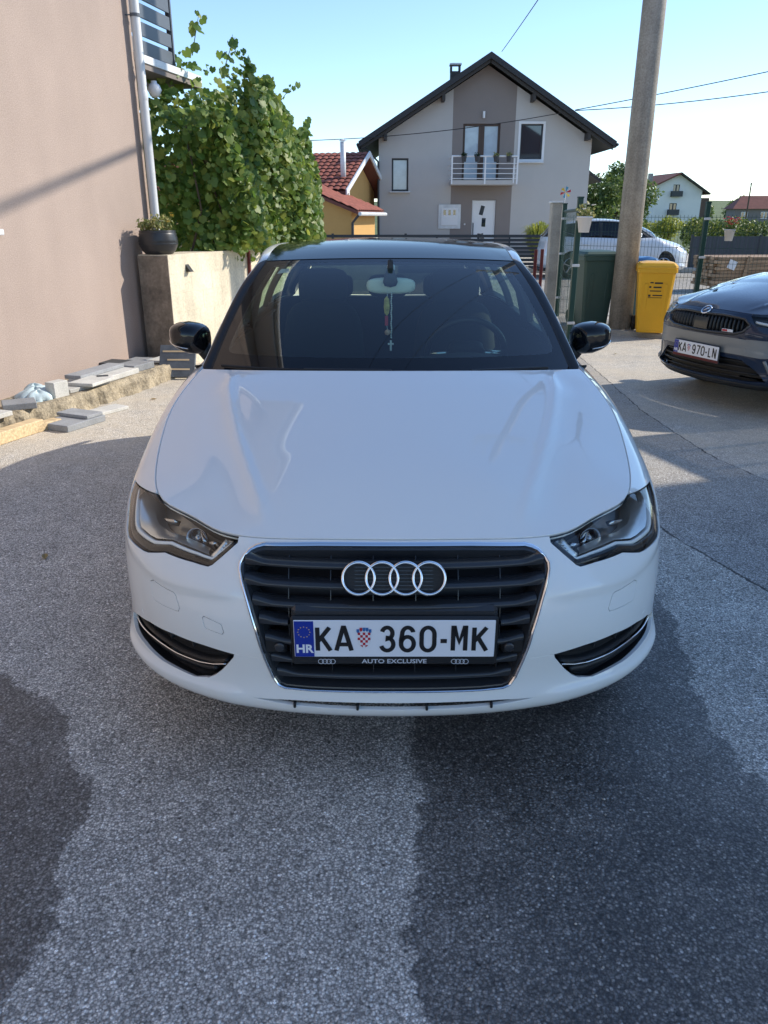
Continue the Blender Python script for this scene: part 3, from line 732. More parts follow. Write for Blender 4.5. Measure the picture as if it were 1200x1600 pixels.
panel('tow_cover', B, inset(mirror(TOW), .0030), [], .02, 'paint_white', audi, depth=.006, rr=.0006)
for q in (circ(SENS, .0090), mirror(circ(SENS, .0090))): panel('parking_sensor', B, q, [], .01, 'paint_white', audi, depth=.006, rr=.0005, off=-.001)
for q in (WASHER, mirror(WASHER), mirror(TOW), circ(SENS, .011), mirror(circ(SENS, .011)), GROOVE, mirror(GROOVE)):
    panel('cover_backing', B, inset(q, -.01), [], .03, 'plastic_dark', audi, depth=0, off=-.007)
# chrome frame of the grille
gin = inset(dense(grille_out, .012), .0)
def frame_ring(S, poly, steps, name, mt, parent):
    q0 = dense(poly, .010); V = []; m = len(steps)
    if area2(q0) < 0: q0 = q0[::-1]
    a = q0-np.roll(q0, 1, 0); b = np.roll(q0, -1, 0)-q0; t = a/np.linalg.norm(a, axis=1)[:, None]+b/np.linalg.norm(b, axis=1)[:, None]
    t /= np.linalg.norm(t, axis=1)[:, None]; nn = np.stack([-t[:, 1], t[:, 0]], 1); n = len(q0)
    wide = 1+.75*np.clip((q0[:, 1]-.60)/.04, 0, 1)
    for d, l in steps:
        p = q0+nn*(d*wide)[:, None]; V.append(S(p[:, 0], p[:, 1])+normals_of(S, p[:, 0], p[:, 1])*l)
    V = np.stack(V, 1).reshape(-1, 3); F = []
    for i in range(n):
        j = (i+1) % n
        for k in range(m-1): F.append((i*m+k, j*m+k, j*m+k+1, i*m+k+1))
    o = mob(name, V, F, mt, parent); return autosmooth(o, 40)
grille = bpy.data.objects.new('radiator_grille', None); link(grille, audi)
frame_ring(B, grille_out, [(.0012, -.02), (.0012, .002), (.003, .0042), (.0058, .0048), (.0082, .0030), (.0094, -.002), (.0094, -.028)], 'chrome_frame', 'chrome', grille)
frame_ring(B, grille_out, [(.0095, -.006), (.013, -.007), (.020, -.03), (.022, -.075)], 'frame_inner', 'plastic_grille', grille)
panel('grille_backing', PD(B, .085), inset(dense(grille_out, .02), .012), [], .03, 'plastic_dark', grille, depth=0)
GZ = np.array([(p[0], BAND0(p[0], p[1])[0][2]) for p in GRILLE]); 
def half_w(z):
    q = GZ[3:13]; o = np.argsort(q[:, 1]); return float(np.interp(z, q[o, 1], q[o, 0]))-.016
_ux = np.linspace(-.6, .6, 121); _xx = BAND0(_ux, np.full(121, .4))[:, 0]
def surf_y(x, z):
    us = np.full(60, np.interp(x, _xx, _ux)); vs = np.linspace(.1, .66, 60); p = BAND0(us, vs); return float(np.interp(z, p[:, 2], p[:, 1]))
SLATS = [.677, .631, .582, .535, .481, .421, .3715]
for zi, z0 in enumerate(SLATS):
    hw = half_w(z0)-.004-(.018 if zi == 0 else 0); xs = np.concatenate([np.linspace(-hw, -hw+.075, 9), np.linspace(-hw+.09, hw-.09, 19), np.linspace(hw-.075, hw, 9)]); V = []; F = []
    prof = [(.0, .0), (.002, .0055), (.010, .0095), (.030, .0135), (.045, .012), (.040, .004), (.012, -.0055), (.002, -.0045)]   # back, up
    for x in xs:
        e = np.clip((abs(x)-(hw-.062))/.062, 0, 1); e = e*e*(3-2*e); yb = surf_y(x, z0)+.016+(.045 if zi in (3, 4, 5) and abs(x) < .262 else 0)
        for k, (d, u) in enumerate(prof):
            lift = .012*e; thick = 1+.5*e*(1 if k in (6, 7) else 0)
            V.append((x, yb+d*(1-.3*e)-.004*e, z0+u*thick+lift*(1 if k not in (6, 7) else .35)))
    m = len(prof)
    for i in range(len(xs)-1):
        for k in range(m): F.append((i*m+k, i*m+(k+1) % m, (i+1)*m+(k+1) % m, (i+1)*m+k))
    F += [tuple(range(m))[::-1], tuple((len(xs)-1)*m+k for k in range(m))]
    autosmooth(mob('grille_slat', V, F, 'plastic_grille', grille), 50)
for x in (-.385, -.275, -.165, -.055, .055, .165, .275, .385):
    zs = [z for z in np.linspace(.345, .715, 24) if half_w(z) > abs(x)-.004]
    if len(zs) < 4: continue
    m = MB(); P = [(x, surf_y(x, z)+.035, z) for z in zs]; m.tube(P, .0018, 6); m.obj('grille_rib', 'plastic_grille', grille)
# four linked rings
emb = bpy.data.objects.new('ring_emblem', None); link(emb, grille); emb.location = (-.002, .034, .667); emb.rotation_euler = (R(-20), 0, 0)
for k in range(4):
    cx = (k-1.5)*.0595; n = 40; m = MB(); V = []
    prof = [(.0044, .006)]+[(.0044*math.cos(math.pi*q/8), -.002-.0055*math.sin(math.pi*q/8)) for q in range(9)]+[(-.0044, .006)]
    for i in range(n):
        a = 2*math.pi*i/n
        for dr, dy in prof: V.append((cx+(.0405+dr)*math.cos(a), dy-.0002*(k % 2), (.0405+dr)*math.sin(a)))
    p = len(prof); F = [(i*p+j, i*p+j+1, ((i+1) % n)*p+j+1, ((i+1) % n)*p+j) for i in range(n) for j in range(p-1)]
    autosmooth(mob('ring', V, F, 'chrome', emb), 35)
m = MB(); bp = rounded([(-.128, 0), (-.118, -.036), (-.09, -.043), (.09, -.043), (.118, -.036), (.128, 0), (.118, .036), (.09, .043), (-.09, .043), (-.118, .036)], it=2)
m.prism(list(bp[::-1]), lambda p: (p[0], .007, p[1]), lambda p: (p[0], .02, p[1])); m.obj('emblem_plate', 'plastic_dark', emb)
for k in range(7): MB().box((0, .0063, -.028+.0093*k), (.20, .002, .0022)).obj('emblem_bar', 'plastic_grille', emb)
# plate and its carrier
MB().box((0, .052, .500), (.534, .045, .176), b=.012).obj('plate_carrier', 'plastic_grille', grille)
number_plate(audi, 0, .018, .5015, ('KA', '360'), 'MK', tilt=R(2))
for s in (-1, 1): MB().lathe([(.0135, .0), (.0135, -.004), (.010, -.0055), (.0005, -.006)], 16, (s*.300, .030, .470), 'Y').obj('parking_sensor', 'plastic_grille', grille, True)
for s in (-1, 1): MB().box((s*.312, .05, .470), (.06, .03, .045), b=.006).obj('sensor_bracket', 'plastic_dark', grille)
# lower slit with its four tabs
panel('lower_intake', PD(B, .05), inset(dense(slit, .02), -.012), [], .02, 'plastic_dark', audi, depth=0)
for x in (-.268, -.098, .088, .263): MB().box((x, surf_y(x, .290)+.006, .2905), (.007, .024, .017), b=.002).obj('intake_tab', 'plastic_black', audi)
# side vents
for s in (-1, 1):
    f = (lambda q: q) if s > 0 else mirror
    v = bpy.data.objects.new('side_vent', None); link(v, audi)
    panel('vent_back', PD(B, .045), f(list(inset(VENT, -.004))), [], .02, 'plastic_black', v, depth=0)
    edge = dense(f(VENT), .012); n = len(edge); a = B(edge[:, 0], edge[:, 1])-normals_of(B, edge[:, 0], edge[:, 1])*.004; b = B(edge[:, 0], edge[:, 1])-normals_of(B, edge[:, 0], edge[:, 1])*.05
    mob('vent_rim', np.concatenate([a, b]), [(i, (i+1) % n, n+(i+1) % n, n+i) for i in range(n)], 'plastic_black', v)
    up = [(.52, .285), (.52, .225), (.60, .215), (.70, .226), (.70, .294), (.63, .297)]
    panel('vent_opening', PD(B, .043), f(up), [], .02, 'plastic_dark', v, depth=0)
    ribbon('chrome_strip', PD(B, .012), VSTRIP if s > 0 else [(-p[0], p[1]) for p in VSTRIP], .0024, [(-1, -.006), (-1, .0), (-.6, .003), (0, .0042), (.6, .003), (1, 0), (1, -.006)], 'chrome', v)
    for uu in (.60, .70, .80): ribbon('vent_rib', PD(B, .030), [(s*uu, .235), (s*uu, .292)], .003, [(-1, -.02), (-1, .0), (1, .0), (1, -.02)], 'plastic_black', v)
    lower = [(p[0], p[1]-.030) for p in VSTRIP[1:]]; lower2 = [(p[0], p[1]-.006) for p in VSTRIP]
    ribbon('vent_blade', PD(B, .016), lower2 if s > 0 else [(-p[0], p[1]) for p in lower2], .010, [(-1, -.03), (-1, -.004), (1, -.004), (1, -.03)], 'plastic_black', v)
    ribbon('vent_blade', PD(B, .022), lower[:-1] if s > 0 else [(-p[0], p[1]) for p in lower[:-1]], .010, [(-1, -.02), (-1, -.004), (1, .002), (1, -.02)], 'plastic_black', v)
# headlights
def headlight(s):
    f = (lambda q: list(q)) if s > 0 else mirror; h = bpy.data.objects.new('headlight', None); link(h, audi)
    out = HEAD_OUT; o2 = dense(out, .012)
    panel('lens', B, f(inset(o2, .002)), [], .02, 'glass_clear', h, depth=0, off=-.0015)
    e = dense(f(out), .012); n = len(e); N = normals_of(B, e[:, 0], e[:, 1]); P0 = B(e[:, 0], e[:, 1]); 
    mob('housing_wall', np.concatenate([P0-N*.004, P0-N*.11]), [(i, (i+1) % n, n+(i+1) % n, n+i) for i in range(n)], 'plastic_black', h)
    panel('housing_back', PD(B, .105), f(inset(o2, -.006)), [], .03, 'lamp_bucket', h, depth=0)
    # black lower lip of the lens, running up the inner edge
    lowp = [(1.10, .566), (1.055, .556), (.985, .5385), (.945, .523), (.905, .519), (.80, .533), (.772, .538), (.703, .564), (.585, .570), (.525, .568), (.514, .576), (.463, .642)]
    L = lambda q: q if s > 0 else [(-p[0], p[1]) for p in q]; rev = 1 if s > 0 else -1
    ribbon('black_lip', B, L(lowp), .0115, [(-1, -.012), (-.9, -.007), (.9, -.010), (1, -.03)], 'paint_black', h)
    drl = [(1.075, .578), (1.02, .566), (.965, .552), (.928, .540), (.895, .537), (.81, .550), (.778, .555), (.708, .580), (.59, .586), (.53, .584), (.478, .642)]
    ribbon('light_guide', PD(B, .016), L(drl), [.004, .006, .006, .0055, .005], [(-1, -.02), (-1, .0), (-.5, .003), (.5, .003), (1, .0), (1, -.02)], 'lamp_guide', h)
    # wide silver shelf behind the light guide
    sh_o = np.array([(1.06, .588), (.99, .574), (.93, .556), (.895, .549), (.82, .560), (.785, .566), (.715, .590), (.60, .596), (.548, .594)])
    sh_i = np.array([(1.03, .606), (.965, .598), (.915, .588), (.88, .585), (.83, .594), (.79, .600), (.725, .617), (.64, .623), (.60, .622)])
    V = []
    for q, d in ((sh_o, .020), (sh_o*.7+sh_i*.3, .028), (sh_i, .060), (sh_i, .100)):
        qq = np.array(L([tuple(p) for p in q])); qq = dense(qq, .012, False) if False else qq
        X = B(qq[:, 0], qq[:, 1])-normals_of(B, qq[:, 0], qq[:, 1])*d; V.append(X)
    m_, k_ = len(V), len(sh_o); V = np.concatenate(V); F = [(r*k_+i, r*k_+i+1, (r+1)*k_+i+1, (r+1)*k_+i) for r in range(m_-1) for i in range(k_-1)]
    autosmooth(mob('silver_shelf', V, F, 'lamp_silver', h), 30)
    # diagonal silver divider and the ribbed corner
    ribbon('divider', PD(B, .030), L([(.545, .592), (.53, .612), (.513, .650)]), .012, [(-1, -.05), (-1, .004), (0, .008), (1, 0), (1, -.06)], 'lamp_silver', h)
    for k in range(7):
        a = (.535-.0012*k-.004, .589+.0085*k); t = k/6
        p0 = (.532-.020*t, .590+.052*t); p1 = (.502-.028*t, .590+.052*t+.004)
        ribbon('corner_rib', PD(B, .028), L([p0, p1]), .0022, [(-1, -.03), (-1, .002), (1, .004), (1, -.03)], 'lamp_bucket', h)
    panel('corner_panel', PD(B, .036), f([(.548, .586), (.52, .586), (.463, .652), (.515, .654)]), [], .02, 'lamp_silver', h, depth=0)
    # reflector bowls with bulbs
    for (u, v, r, d) in ((.685, .634, .030, .075),):
        c = B(s*u, v)[0]-normals_of(B, np.array([s*u]), np.array([v]))[0]*d
        b = MB().lathe([(.006, .030), (r*.5, .022), (r*.8, .008), (r, -.012), (r*1.06, -.012)], 22, (0, 0, 0), 'Y').obj('reflector_bowl', 'reflector', h, True); b.location = c; b.rotation_euler = (R(-8), 0, R(12*s))
        g = MB().lathe([(.0005, -.012), (.008, -.008), (.011, .0), (.010, .014), (.007, .028)], 14, (0, 0, 0), 'Y').obj('bulb', 'chrome_satin', h, True); g.location = c
    for (u, v, w, t) in ((.66, .640, .018, .5), (.60, .636, .012, -.4), (.83, .625, .03, -.35)):
        p = [(u-w, v-w*t), (u+w, v+w*t)]
        ribbon('reflector_facet', PD(B, .06), L(p), .008, [(-1, -.02), (-.4, .006), (.5, -.002), (1, -.02)], 'reflector', h)
    return h
for s in (-1, 1): headlight(s)
# wipers
for pa in ([(-.66, .040), (-.45, .028), (-.10, .022), (.0, .022)], [(-.02, .018), (.2, .018), (.45, .020), (.60, .028)]):
    q = dense(pa, .03, False); a = WS(q[:, 0]/.715, q[:, 1]); nn = normals_of(WS, q[:, 0]/.715, q[:, 1])
    w = bpy.data.objects.new('wiper', None); link(w, audi)
    MB().tube([tuple(p) for p in a+nn*.010], [.005]*len(a), 6).obj('wiper_blade', 'rubber', w)
    MB().tube([tuple(a[-1]+nn[-1]*.012), tuple(a[len(a)//2]+nn[len(a)//2]*.014)], [.008, .006], 6).obj('wiper_arm', 'plastic_black', w)
# inspection sticker in the corner of the windscreen
q = [(-.84, .84), (-.75, .85), (-.77, .90), (-.83, .895)]
panel('inspection_sticker', WS, q, [], .05, 'print_grey', audi, depth=0, off=-.004)

# interior
cab = bpy.data.objects.new('cabin', None); link(cab, audi)
prof = [(1.10, .90), (1.20, .925), (1.40, .945), (1.62, .945), (1.72, .93), (1.76, .88), (1.76, .45)]
V = []; xs = np.linspace(-.73, .73, 25); F = []
for x in xs:
    hump = .035*math.exp(-((x-.36)/.20)**2)
    for y, z in prof: V.append((x*(.92+.06*min(1, (y-1.1)/.5)), y+.12*(x/.73)**2*(y < 1.5), z-.02*(x/.73)**2+hump*(1.5 < y < 1.75)))
n = len(prof)
for i in range(len(xs)-1):
    for k in range(n-1): F.append((i*n+k, (i+1)*n+k, (i+1)*n+k+1, i*n+k+1))
mob('dashboard', V, F, 'interior', cab, smooth=True)
def rblock(name, mt, parent, c, size, rot=(0, 0, 0), e=.45, n=20, m=12, taper=0.):
    """soft cushion: superellipsoid"""
    V = []; F = []
    f = lambda t: math.copysign(abs(t)**e, t)
    for i in range(m+1):
        a = -math.pi/2+math.pi*i/m
        for k in range(n):
            b = 2*math.pi*k/n; z = f(math.sin(a)); w = f(math.cos(a)); tz = 1-taper*(z+1)/2
            V.append((size[0]/2*w*f(math.cos(b))*tz, size[1]/2*w*f(math.sin(b)), size[2]/2*z))
    for i in range(m):
        for k in range(n): F.append((i*n+k, i*n+(k+1) % n, (i+1)*n+(k+1) % n, (i+1)*n+k))
    o = mob(name, V, F, mt, parent, smooth=True); o.location = c; o.rotation_euler = rot; return o
for x in (-.36, .36):
    st = bpy.data.objects.new('front_seat', None); link(st, cab); st.location = (x, 2.28, .30)
    rblock('seat_cushion', 'fabric_black', st, (0, -.05, .12), (.52, .56, .22))
    rblock('backrest', 'fabric_black', st, (0, .27, .47), (.52, .20, .66), (R(-14), 0, 0), taper=.22)
    rblock('headrest', 'fabric_black', st, (0, .37, .865), (.27, .11, .19), (R(-10), 0, 0))
    for s in (-1, 1): MB().tube([(s*.06, .34, .74), (s*.06, .36, .84)], .006, 6).obj('headrest_post', 'chrome_satin', st)
rb = bpy.data.objects.new('rear_bench', None); link(rb, cab); rb.location = (0, 3.2, .3)
rblock('backrest', 'fabric_black', rb, (0, .2, .42), (1.25, .2, .62), (R(-18), 0, 0))
for x in (-.36, 0, .36): rblock('headrest', 'fabric_black', rb, (x, .33, .80), (.26, .10, .14))
MB().box((0, 2.5, .30), (1.5, 2.5, .04)).obj('cabin_floor', 'interior', cab)
for s in (-1, 1):
    MB().box((s*.80, 2.6, .62), (.03, 2.6, .60), b=.01).obj('door_card', 'interior', cab)
    # pillar trims
    for yy in (2.65,): MB().tube([(s*.775, yy, .95), (s*.72, yy, 1.15), (s*.60, yy+.01, 1.335)], .028, 8).obj('pillar_trim', 'interior', cab, True)
    kk = np.linspace(.15, 4, 14); ri = RI(kk); MB().tube([(s*(p[0]-.012), p[1]+.035, p[2]-.025) for p in ri], .022, 8).obj('pillar_trim', 'interior', cab, True)
    kk = np.linspace(4, 9, 12); ri = RI(kk); MB().tube([(s*(p[0]-.0), p[1], p[2]-.045) for p in ri], .026, 8).obj('roof_trim', 'interior_lining', cab, True)
sw = bpy.data.objects.new('steering_wheel', None); link(sw, cab); sw.location = (.36, 1.95, .915); sw.rotation_euler = (R(-66+90), 0, 0)
ring = [(.182*math.cos(2*math.pi*k/40), 0, .182*math.sin(2*math.pi*k/40)) for k in range(40)]
MB().tube(ring, .0155, 10, closed=True).obj('rim', 'plastic_black', sw, True)
rblock('hub', 'interior', sw, (0, .0, -.01), (.17, .07, .14))
for a in (180, 0, 270): MB().tube([(.05*math.cos(R(a)), .01, .05*math.sin(R(a))), (.175*math.cos(R(a)), 0, .175*math.sin(R(a)))], [.02, .014], 8).obj('spoke', 'chrome_satin' if a != 270 else 'interior', sw, True)
mr = bpy.data.objects.new('rear_view_mirror', None); link(mr, cab); mr.location = (.003, 1.75, 1.242)
rblock('mirror_shell', 'mirror_grey', mr, (0, 0, 0), (.213, .05, .068), e=.62)
MB().tube([(0, 0, .02), (0, -.01, .06), (0, -.015, .085)], [.012, .014, .018], 10).obj('mirror_stem', 'mirror_grey', mr, True)
# drop-shaped sensor cover on the glass
m = MB().lathe([(.0005, -.080), (.024, -.072), (.031, -.05), (.026, -.02), (.013, .025), (.010, .07), (.0005, .075)], 18).obj('sensor_cover', 'plastic_black', mr, True); m.location = (-.003, -.048, .056); m.scale = (1.03, .32, .74)
# string of beads with cross hanging from the mirror
ros = thing('rosary', 'pale bead rosary with small cross hanging from the rear view mirror', 'rosary', (.026, 3.44, 1.195))
m = MB()
for k in range(26):
    m.lathe([(.0005, -.0042), (.0042, 0), (.0005, .0042)], 8, (.006+.001*math.sin(k), -.004, .02-.0076*k))
m.obj('beads', 'white_plastic', ros, True)
MB().box((.004, -.004, -.205), (.009, .005, .045), b=.001).box((.004, -.0045, -.198), (.026, .006, .008), b=.001).obj('cross', 'white_plastic', ros)
fr = thing('air_freshener', 'yellow oval pendant with red tag hanging beside the rosary', 'pendant', (.012, 3.43, 1.16))
mat('pendant_yellow', (.55, .42, .10), .5, var=(60, .5)); mat('pendant_red', (.5, .02, .05), .5); mat('pendant_pink', (.6, .35, .25), .5)
m = MB().lathe([(.0005, -.042), (.010, -.03), (.0135, 0), (.010, .03), (.0005, .042)], 16).obj('oval', 'pendant_yellow', fr, True); m.scale = (1, .3, 1)
MB().box((-.001, 0, -.062), (.014, .003, .042), b=.001).obj('tag', 'pendant_red', fr)
m = MB().lathe([(.0005, -.013), (.011, -.008), (.013, 0), (.011, .008), (.0005, .013)], 14, (.004, 0, -.112)).obj('disc', 'pendant_pink', fr, True)
MB().tube([(.002, 0, .04), (.004, 0, .085)], .0012, 5).tube([(.0, 0, -.08), (.003, 0, -.10)], .001, 5).obj('string', 'white_plastic', fr)
# ------------------------------------------------------------------ ground
rng = np.random.default_rng(7); random.seed(7)
def asphalt():
    m = bpy.data.materials.new('asphalt'); t = nodes(m); b = t.nodes['Principled BSDF']; N = t.nodes.new; Lk = t.links.new
    tc = N('ShaderNodeTexCoord'); O = tc.outputs['Object']
    def noise(sc, det=4, rough=.6):
        n = N('ShaderNodeTexNoise'); n.inputs['Scale'].default_value = sc; n.inputs['Detail'].default_value = det; n.inputs['Roughness'].default_value = rough; Lk(O, n.inputs['Vector']); return n.outputs[0]
    def math_(op, a, c=None, clamp=False):
        n = N('ShaderNodeMath'); n.operation = op; n.use_clamp = clamp
        for i, s in enumerate((a, c)):
            if s is None: continue
            if isinstance(s, (int, float)): n.inputs[i].default_value = s
            else: Lk(s, n.inputs[i])
        return n.outputs[0]
    def rng_(s, a, c, lo, hi, smooth=False):
        n = N('ShaderNodeMapRange'); n.interpolation_type = 'SMOOTHSTEP' if smooth else 'LINEAR'
        for i, v in enumerate((a, c, lo, hi)): n.inputs[i+1].default_value = v
        Lk(s, n.inputs[0]); return n.outputs[0]
    def attr(nm):
        n = N('ShaderNodeAttribute'); n.attribute_name = nm; return n.outputs['Fac']
    v1 = N('ShaderNodeTexVoronoi'); v1.inputs['Scale'].default_value = 150; Lk(O, v1.inputs['Vector'])
    v2 = N('ShaderNodeTexVoronoi'); v2.inputs['Scale'].default_value = 330; Lk(O, v2.inputs['Vector'])
    sep = N('ShaderNodeSeparateColor'); Lk(v1.outputs['Color'], sep.inputs[0]); sep2 = N('ShaderNodeSeparateColor'); Lk(v2.outputs['Color'], sep2.inputs[0])
    cr = N('ShaderNodeValToRGB'); e = cr.color_ramp.elements; e[0].position = 0; e[0].color = (.40, .375, .335, 1); e[1].position = 1; e[1].color = (.96, .95, .90, 1)
    for p, c in ((.35, (.60, .565, .505)), (.78, (.70, .66, .595)), (.93, (.83, .79, .72))): k = e.new(p); k.color = (*c, 1)
    Lk(sep.outputs[0], cr.inputs[0])
    fine = rng_(sep2.outputs[0], 0, 1, .62, 1.38)
    big = rng_(noise(1.1, 5), .3, .7, .84, 1.16); mid = rng_(noise(9, 4), .3, .7, .86, 1.14)
    # binder shows between the stones
    gap = rng_(v1.outputs['Distance'], .34, .66, 1.0, .45)
    v3 = N('ShaderNodeTexVoronoi'); v3.inputs['Scale'].default_value = 62; Lk(O, v3.inputs['Vector']); sep3 = N('ShaderNodeSeparateColor'); Lk(v3.outputs['Color'], sep3.inputs[0])
    core = rng_(v3.outputs['Distance'], .25, .40, 1, 0)      # scattered larger stones, some pale and some nearly black
    stone = math_('ADD', 1.0, math_('MULTIPLY', core, math_('SUBTRACT', rng_(sep3.outputs[0], .88, .90, 0, .75), rng_(sep3.outputs[1], .90, .92, 0, .55))))
    f = math_('MULTIPLY', math_('MULTIPLY', math_('MULTIPLY', fine, big), math_('MULTIPLY', mid, gap)), stone)
    col = N('ShaderNodeMix'); col.data_type = 'RGBA'; col.blend_type = 'MULTIPLY'; col.inputs[0].default_value = 1; Lk(cr.outputs[0], col.inputs[6]); Lk(f, col.inputs[7])
    # older surfacing past the joint; sunlit ground's warm tone mixed into colour as dust
    old = rng_(math_('ADD', attr('joint_b'), rng_(noise(14), 0, 1, -.015, .015)), -.01, .01, 0, 1)
    sunlit_dust = N('ShaderNodeMix'); sunlit_dust.data_type = 'RGBA'; sunlit_dust.inputs[7].default_value = (.66, .56, .41, 1); Lk(col.outputs[2], sunlit_dust.inputs[6])
    Lk(math_('MULTIPLY', rng_(attr('sunlit_sand'), 0, 1, 0, 1), rng_(noise(2.3, 6, .7), .3, .75, .15, .75)), sunlit_dust.inputs[0])
    strip = math_('MULTIPLY', old, rng_(attr('joint_a'), -.02, .02, 1, 0)); lay = N('ShaderNodeMix'); lay.data_type = 'RGBA'; lay.blend_type = 'MULTIPLY'; lay.inputs[7].default_value = (.74, .75, .78, 1); Lk(strip, lay.inputs[0]); Lk(sunlit_dust.outputs[2], lay.inputs[6])
    # joints: tar lines
    def line(nm, w):
        d = math_('ABSOLUTE', math_('ADD', attr(nm), math_('ADD', rng_(noise(7, 3), 0, 1, -.03, .03), rng_(noise(45, 2), 0, 1, -.012, .012)))); return rng_(d, w*.4, w, 1, 0)
    ln = math_('MAXIMUM', line('joint_a', .008), line('joint_b', .010))
    ln = math_('MULTIPLY', ln, rng_(noise(4, 2), .35, .5, .35, 1))
    m2 = N('ShaderNodeMix'); m2.data_type = 'RGBA'; m2.inputs[7].default_value = (.07, .066, .06, 1); Lk(ln, m2.inputs[0]); Lk(lay.outputs[2], m2.inputs[6])
    # spilled water
    edge = math_('ADD', attr('wet'), math_('ADD', rng_(noise(5, 4), 0, 1, -.10, .10), math_('ADD', rng_(noise(28, 3), 0, 1, -.035, .035), rng_(sep.outputs[1], 0, 1, -.008, .008))))
    wet = rng_(edge, -.004, .008, 0, 1); deep = rng_(edge, .0, .45, .82, 1)
    wm = math_('MULTIPLY', wet, deep); wm = math_('MULTIPLY', math_('MULTIPLY', wm, rng_(noise(3.0, 4), .3, .7, .78, 1.0)), rng_(sep.outputs[2], .86, .95, 1, .62))
    m3 = N('ShaderNodeMix'); m3.data_type = 'RGBA'; m3.blend_type = 'MULTIPLY'; Lk(wm, m3.inputs[0]); m3.inputs[7].default_value = (.145, .15, .165, 1); Lk(m2.outputs[2], m3.inputs[6])
    Lk(m3.outputs[2], b.inputs['Base Color'])
    Lk(math_('MULTIPLY', rng_(wm, 0, 1, .9, .44), rng_(noise(2.0, 3), .35, .65, .8, 1.1)), b.inputs['Roughness'])
    h = math_('ADD', math_('MULTIPLY', rng_(v1.outputs['Distance'], 0, .7, 1, 0), .9), math_('ADD', math_('MULTIPLY', sep.outputs[0], .5), math_('MULTIPLY', noise(160, 3), .5)))
    bp = N('ShaderNodeBump'); bp.inputs['Strength'].default_value = .75; bp.inputs['Distance'].default_value = .0032; Lk(h, bp.inputs['Height']); Lk(bp.outputs[0], b.inputs['Normal'])
    MAT['asphalt'] = m
asphalt()
xs = np.unique(np.concatenate([[-900, -300, -100, -40, -15, -8], np.arange(-5, 6.001, .05), [8, 15, 40, 100, 300, 900]]))
ys = np.unique(np.concatenate([[-400, -100, -40, -15, -6, -2], np.arange(0, 13.001, .05), [16, 20, 30, 60, 120, 300, 1200]]))
gx, gy = np.meshgrid(xs, ys, indexing='ij'); nx, ny = gx.shape
i = (np.arange(nx-1)[:, None]*ny+np.arange(ny-1)[None]).ravel()
grd = fast_mesh('ground', np.stack([gx.ravel(), gy.ravel(), np.zeros(gx.size)], 1), np.stack([i, i+ny, i+ny+1, i+1], 1), 'asphalt'); grd['kind'] = 'structure'
PT = np.stack([gx.ravel(), gy.ravel()], 1)
WET_R = [(.09, 2.6), (.09, 2.15), (.09, 1.85), (.115, 1.62), (.085, 1.43), (.06, 1.3), (.075, 1.08), (.05, .2), (3., .2), (1.6, 1.0), (1.10, 1.74), (1.04, 2.05), (1.13, 2.49), (1.18, 2.96), (1.15, 3.6), (.6, 3.9), (.2, 3.4)]
WET_L = [(-2.4, 2.9), (-1.37, 2.36), (-1.14, 2.2), (-.97, 1.97), (-.85, 1.77), (-.82, 1.62), (-.79, 1.43), (-.77, 1.25), (-.76, 1.09), (-.72, .4), (-2.5, .3), (-3.5, 1.6)]
wet = np.full(len(PT), -9.)
for poly in (WET_R, WET_L):
    d = dist_poly(PT, poly); s = np.where(inpoly(PT, poly), d, -d); wet = np.maximum(wet, s)
def side(poly):
    q = np.array(poly); d = dist_poly(PT, q, False); a = q[-1]-q[0]; s = np.sign(a[0]*(PT[:, 1]-q[0, 1])-a[1]*(PT[:, 0]-q[0, 0])); 
    # signed by the nearest segment
    best = np.full(len(PT), 1e9); sg = np.ones(len(PT))
    for p, r in zip(q[:-1], q[1:]):
        ab = r-p; t = np.clip(((PT-p)@ab)/(ab@ab), 0, 1); dd = np.linalg.norm(PT-(p+t[:, None]*ab), axis=1); cr = ab[0]*(PT[:, 1]-p[1])-ab[1]*(PT[:, 0]-p[0]); k = dd < best; best = np.where(k, dd, best); sg = np.where(k, np.sign(cr), sg)
    return best*sg
JA = [(2.30, 9.6), (2.24, 7.77), (2.17, 6.38), (2.20, 5.56), (2.23, 5.03), (2.37, 4.49), (2.6, 3.6), (3.0, 2.2)]
JB = [(1.15, 6.0), (1.32, 4.6), (1.45, 3.75), (1.51, 3.51), (1.56, 3.35), (1.67, 2.99), (1.9, 2.2), (2.3, 1.0)]
for nm, val in (('wet', wet), ('joint_a', side(JA)), ('joint_b', side(JB)), ('sunlit_sand', np.clip((PT[:, 1]-3.9)/1.6, 0, 1)*np.clip((PT[:, 0]+3.2)/.6, .0, 1))):  # the dust mask brightens and warms the colour where the yard is sunlit
    a = grd.data.attributes.new(nm, 'FLOAT', 'POINT'); a.data.foreach_set('value', np.asarray(val, np.float32))

mat('concrete', (.36, .34, .30), .9, var=(2.2, .30), speck=(60, .12), bump=(90, .5, .004))
mat('concrete_block', (.68, .60, .45), .92, var=(1.4, .22), speck=(45, .12), bump=(60, .5, .004), streak=(6, .14, (1, 1, .12)), world=True)
mat('concrete_stained_shaded', (.20, .165, .13), .95, var=(3.5, .5), speck=(40, .15), bump=(60, .5, .004), streak=(5, .2, (1, 1, .2)))  # stains, plus the shade of the wall end put into the colour
mat('concrete_rough', (.33, .275, .19), .95, var=(9, .45), speck=(70, .25), bump=(30, .9, .02))
mat('pole_concrete', (.33, .30, .255), .9, var=(3, .22), speck=(50, .18), bump=(70, .5, .004), streak=(9, .25, (1, 1, .06)))
mat('render_beige', (.40, .315, .268), .95, var=(.8, .07), speck=(110, .16), bump=(190, .8, .006), streak=(2.5, .05, (1, 1, .25)))
mat('render_grey', (.47, .455, .435), .95, var=(.5, .05), bump=(120, .4, .004))
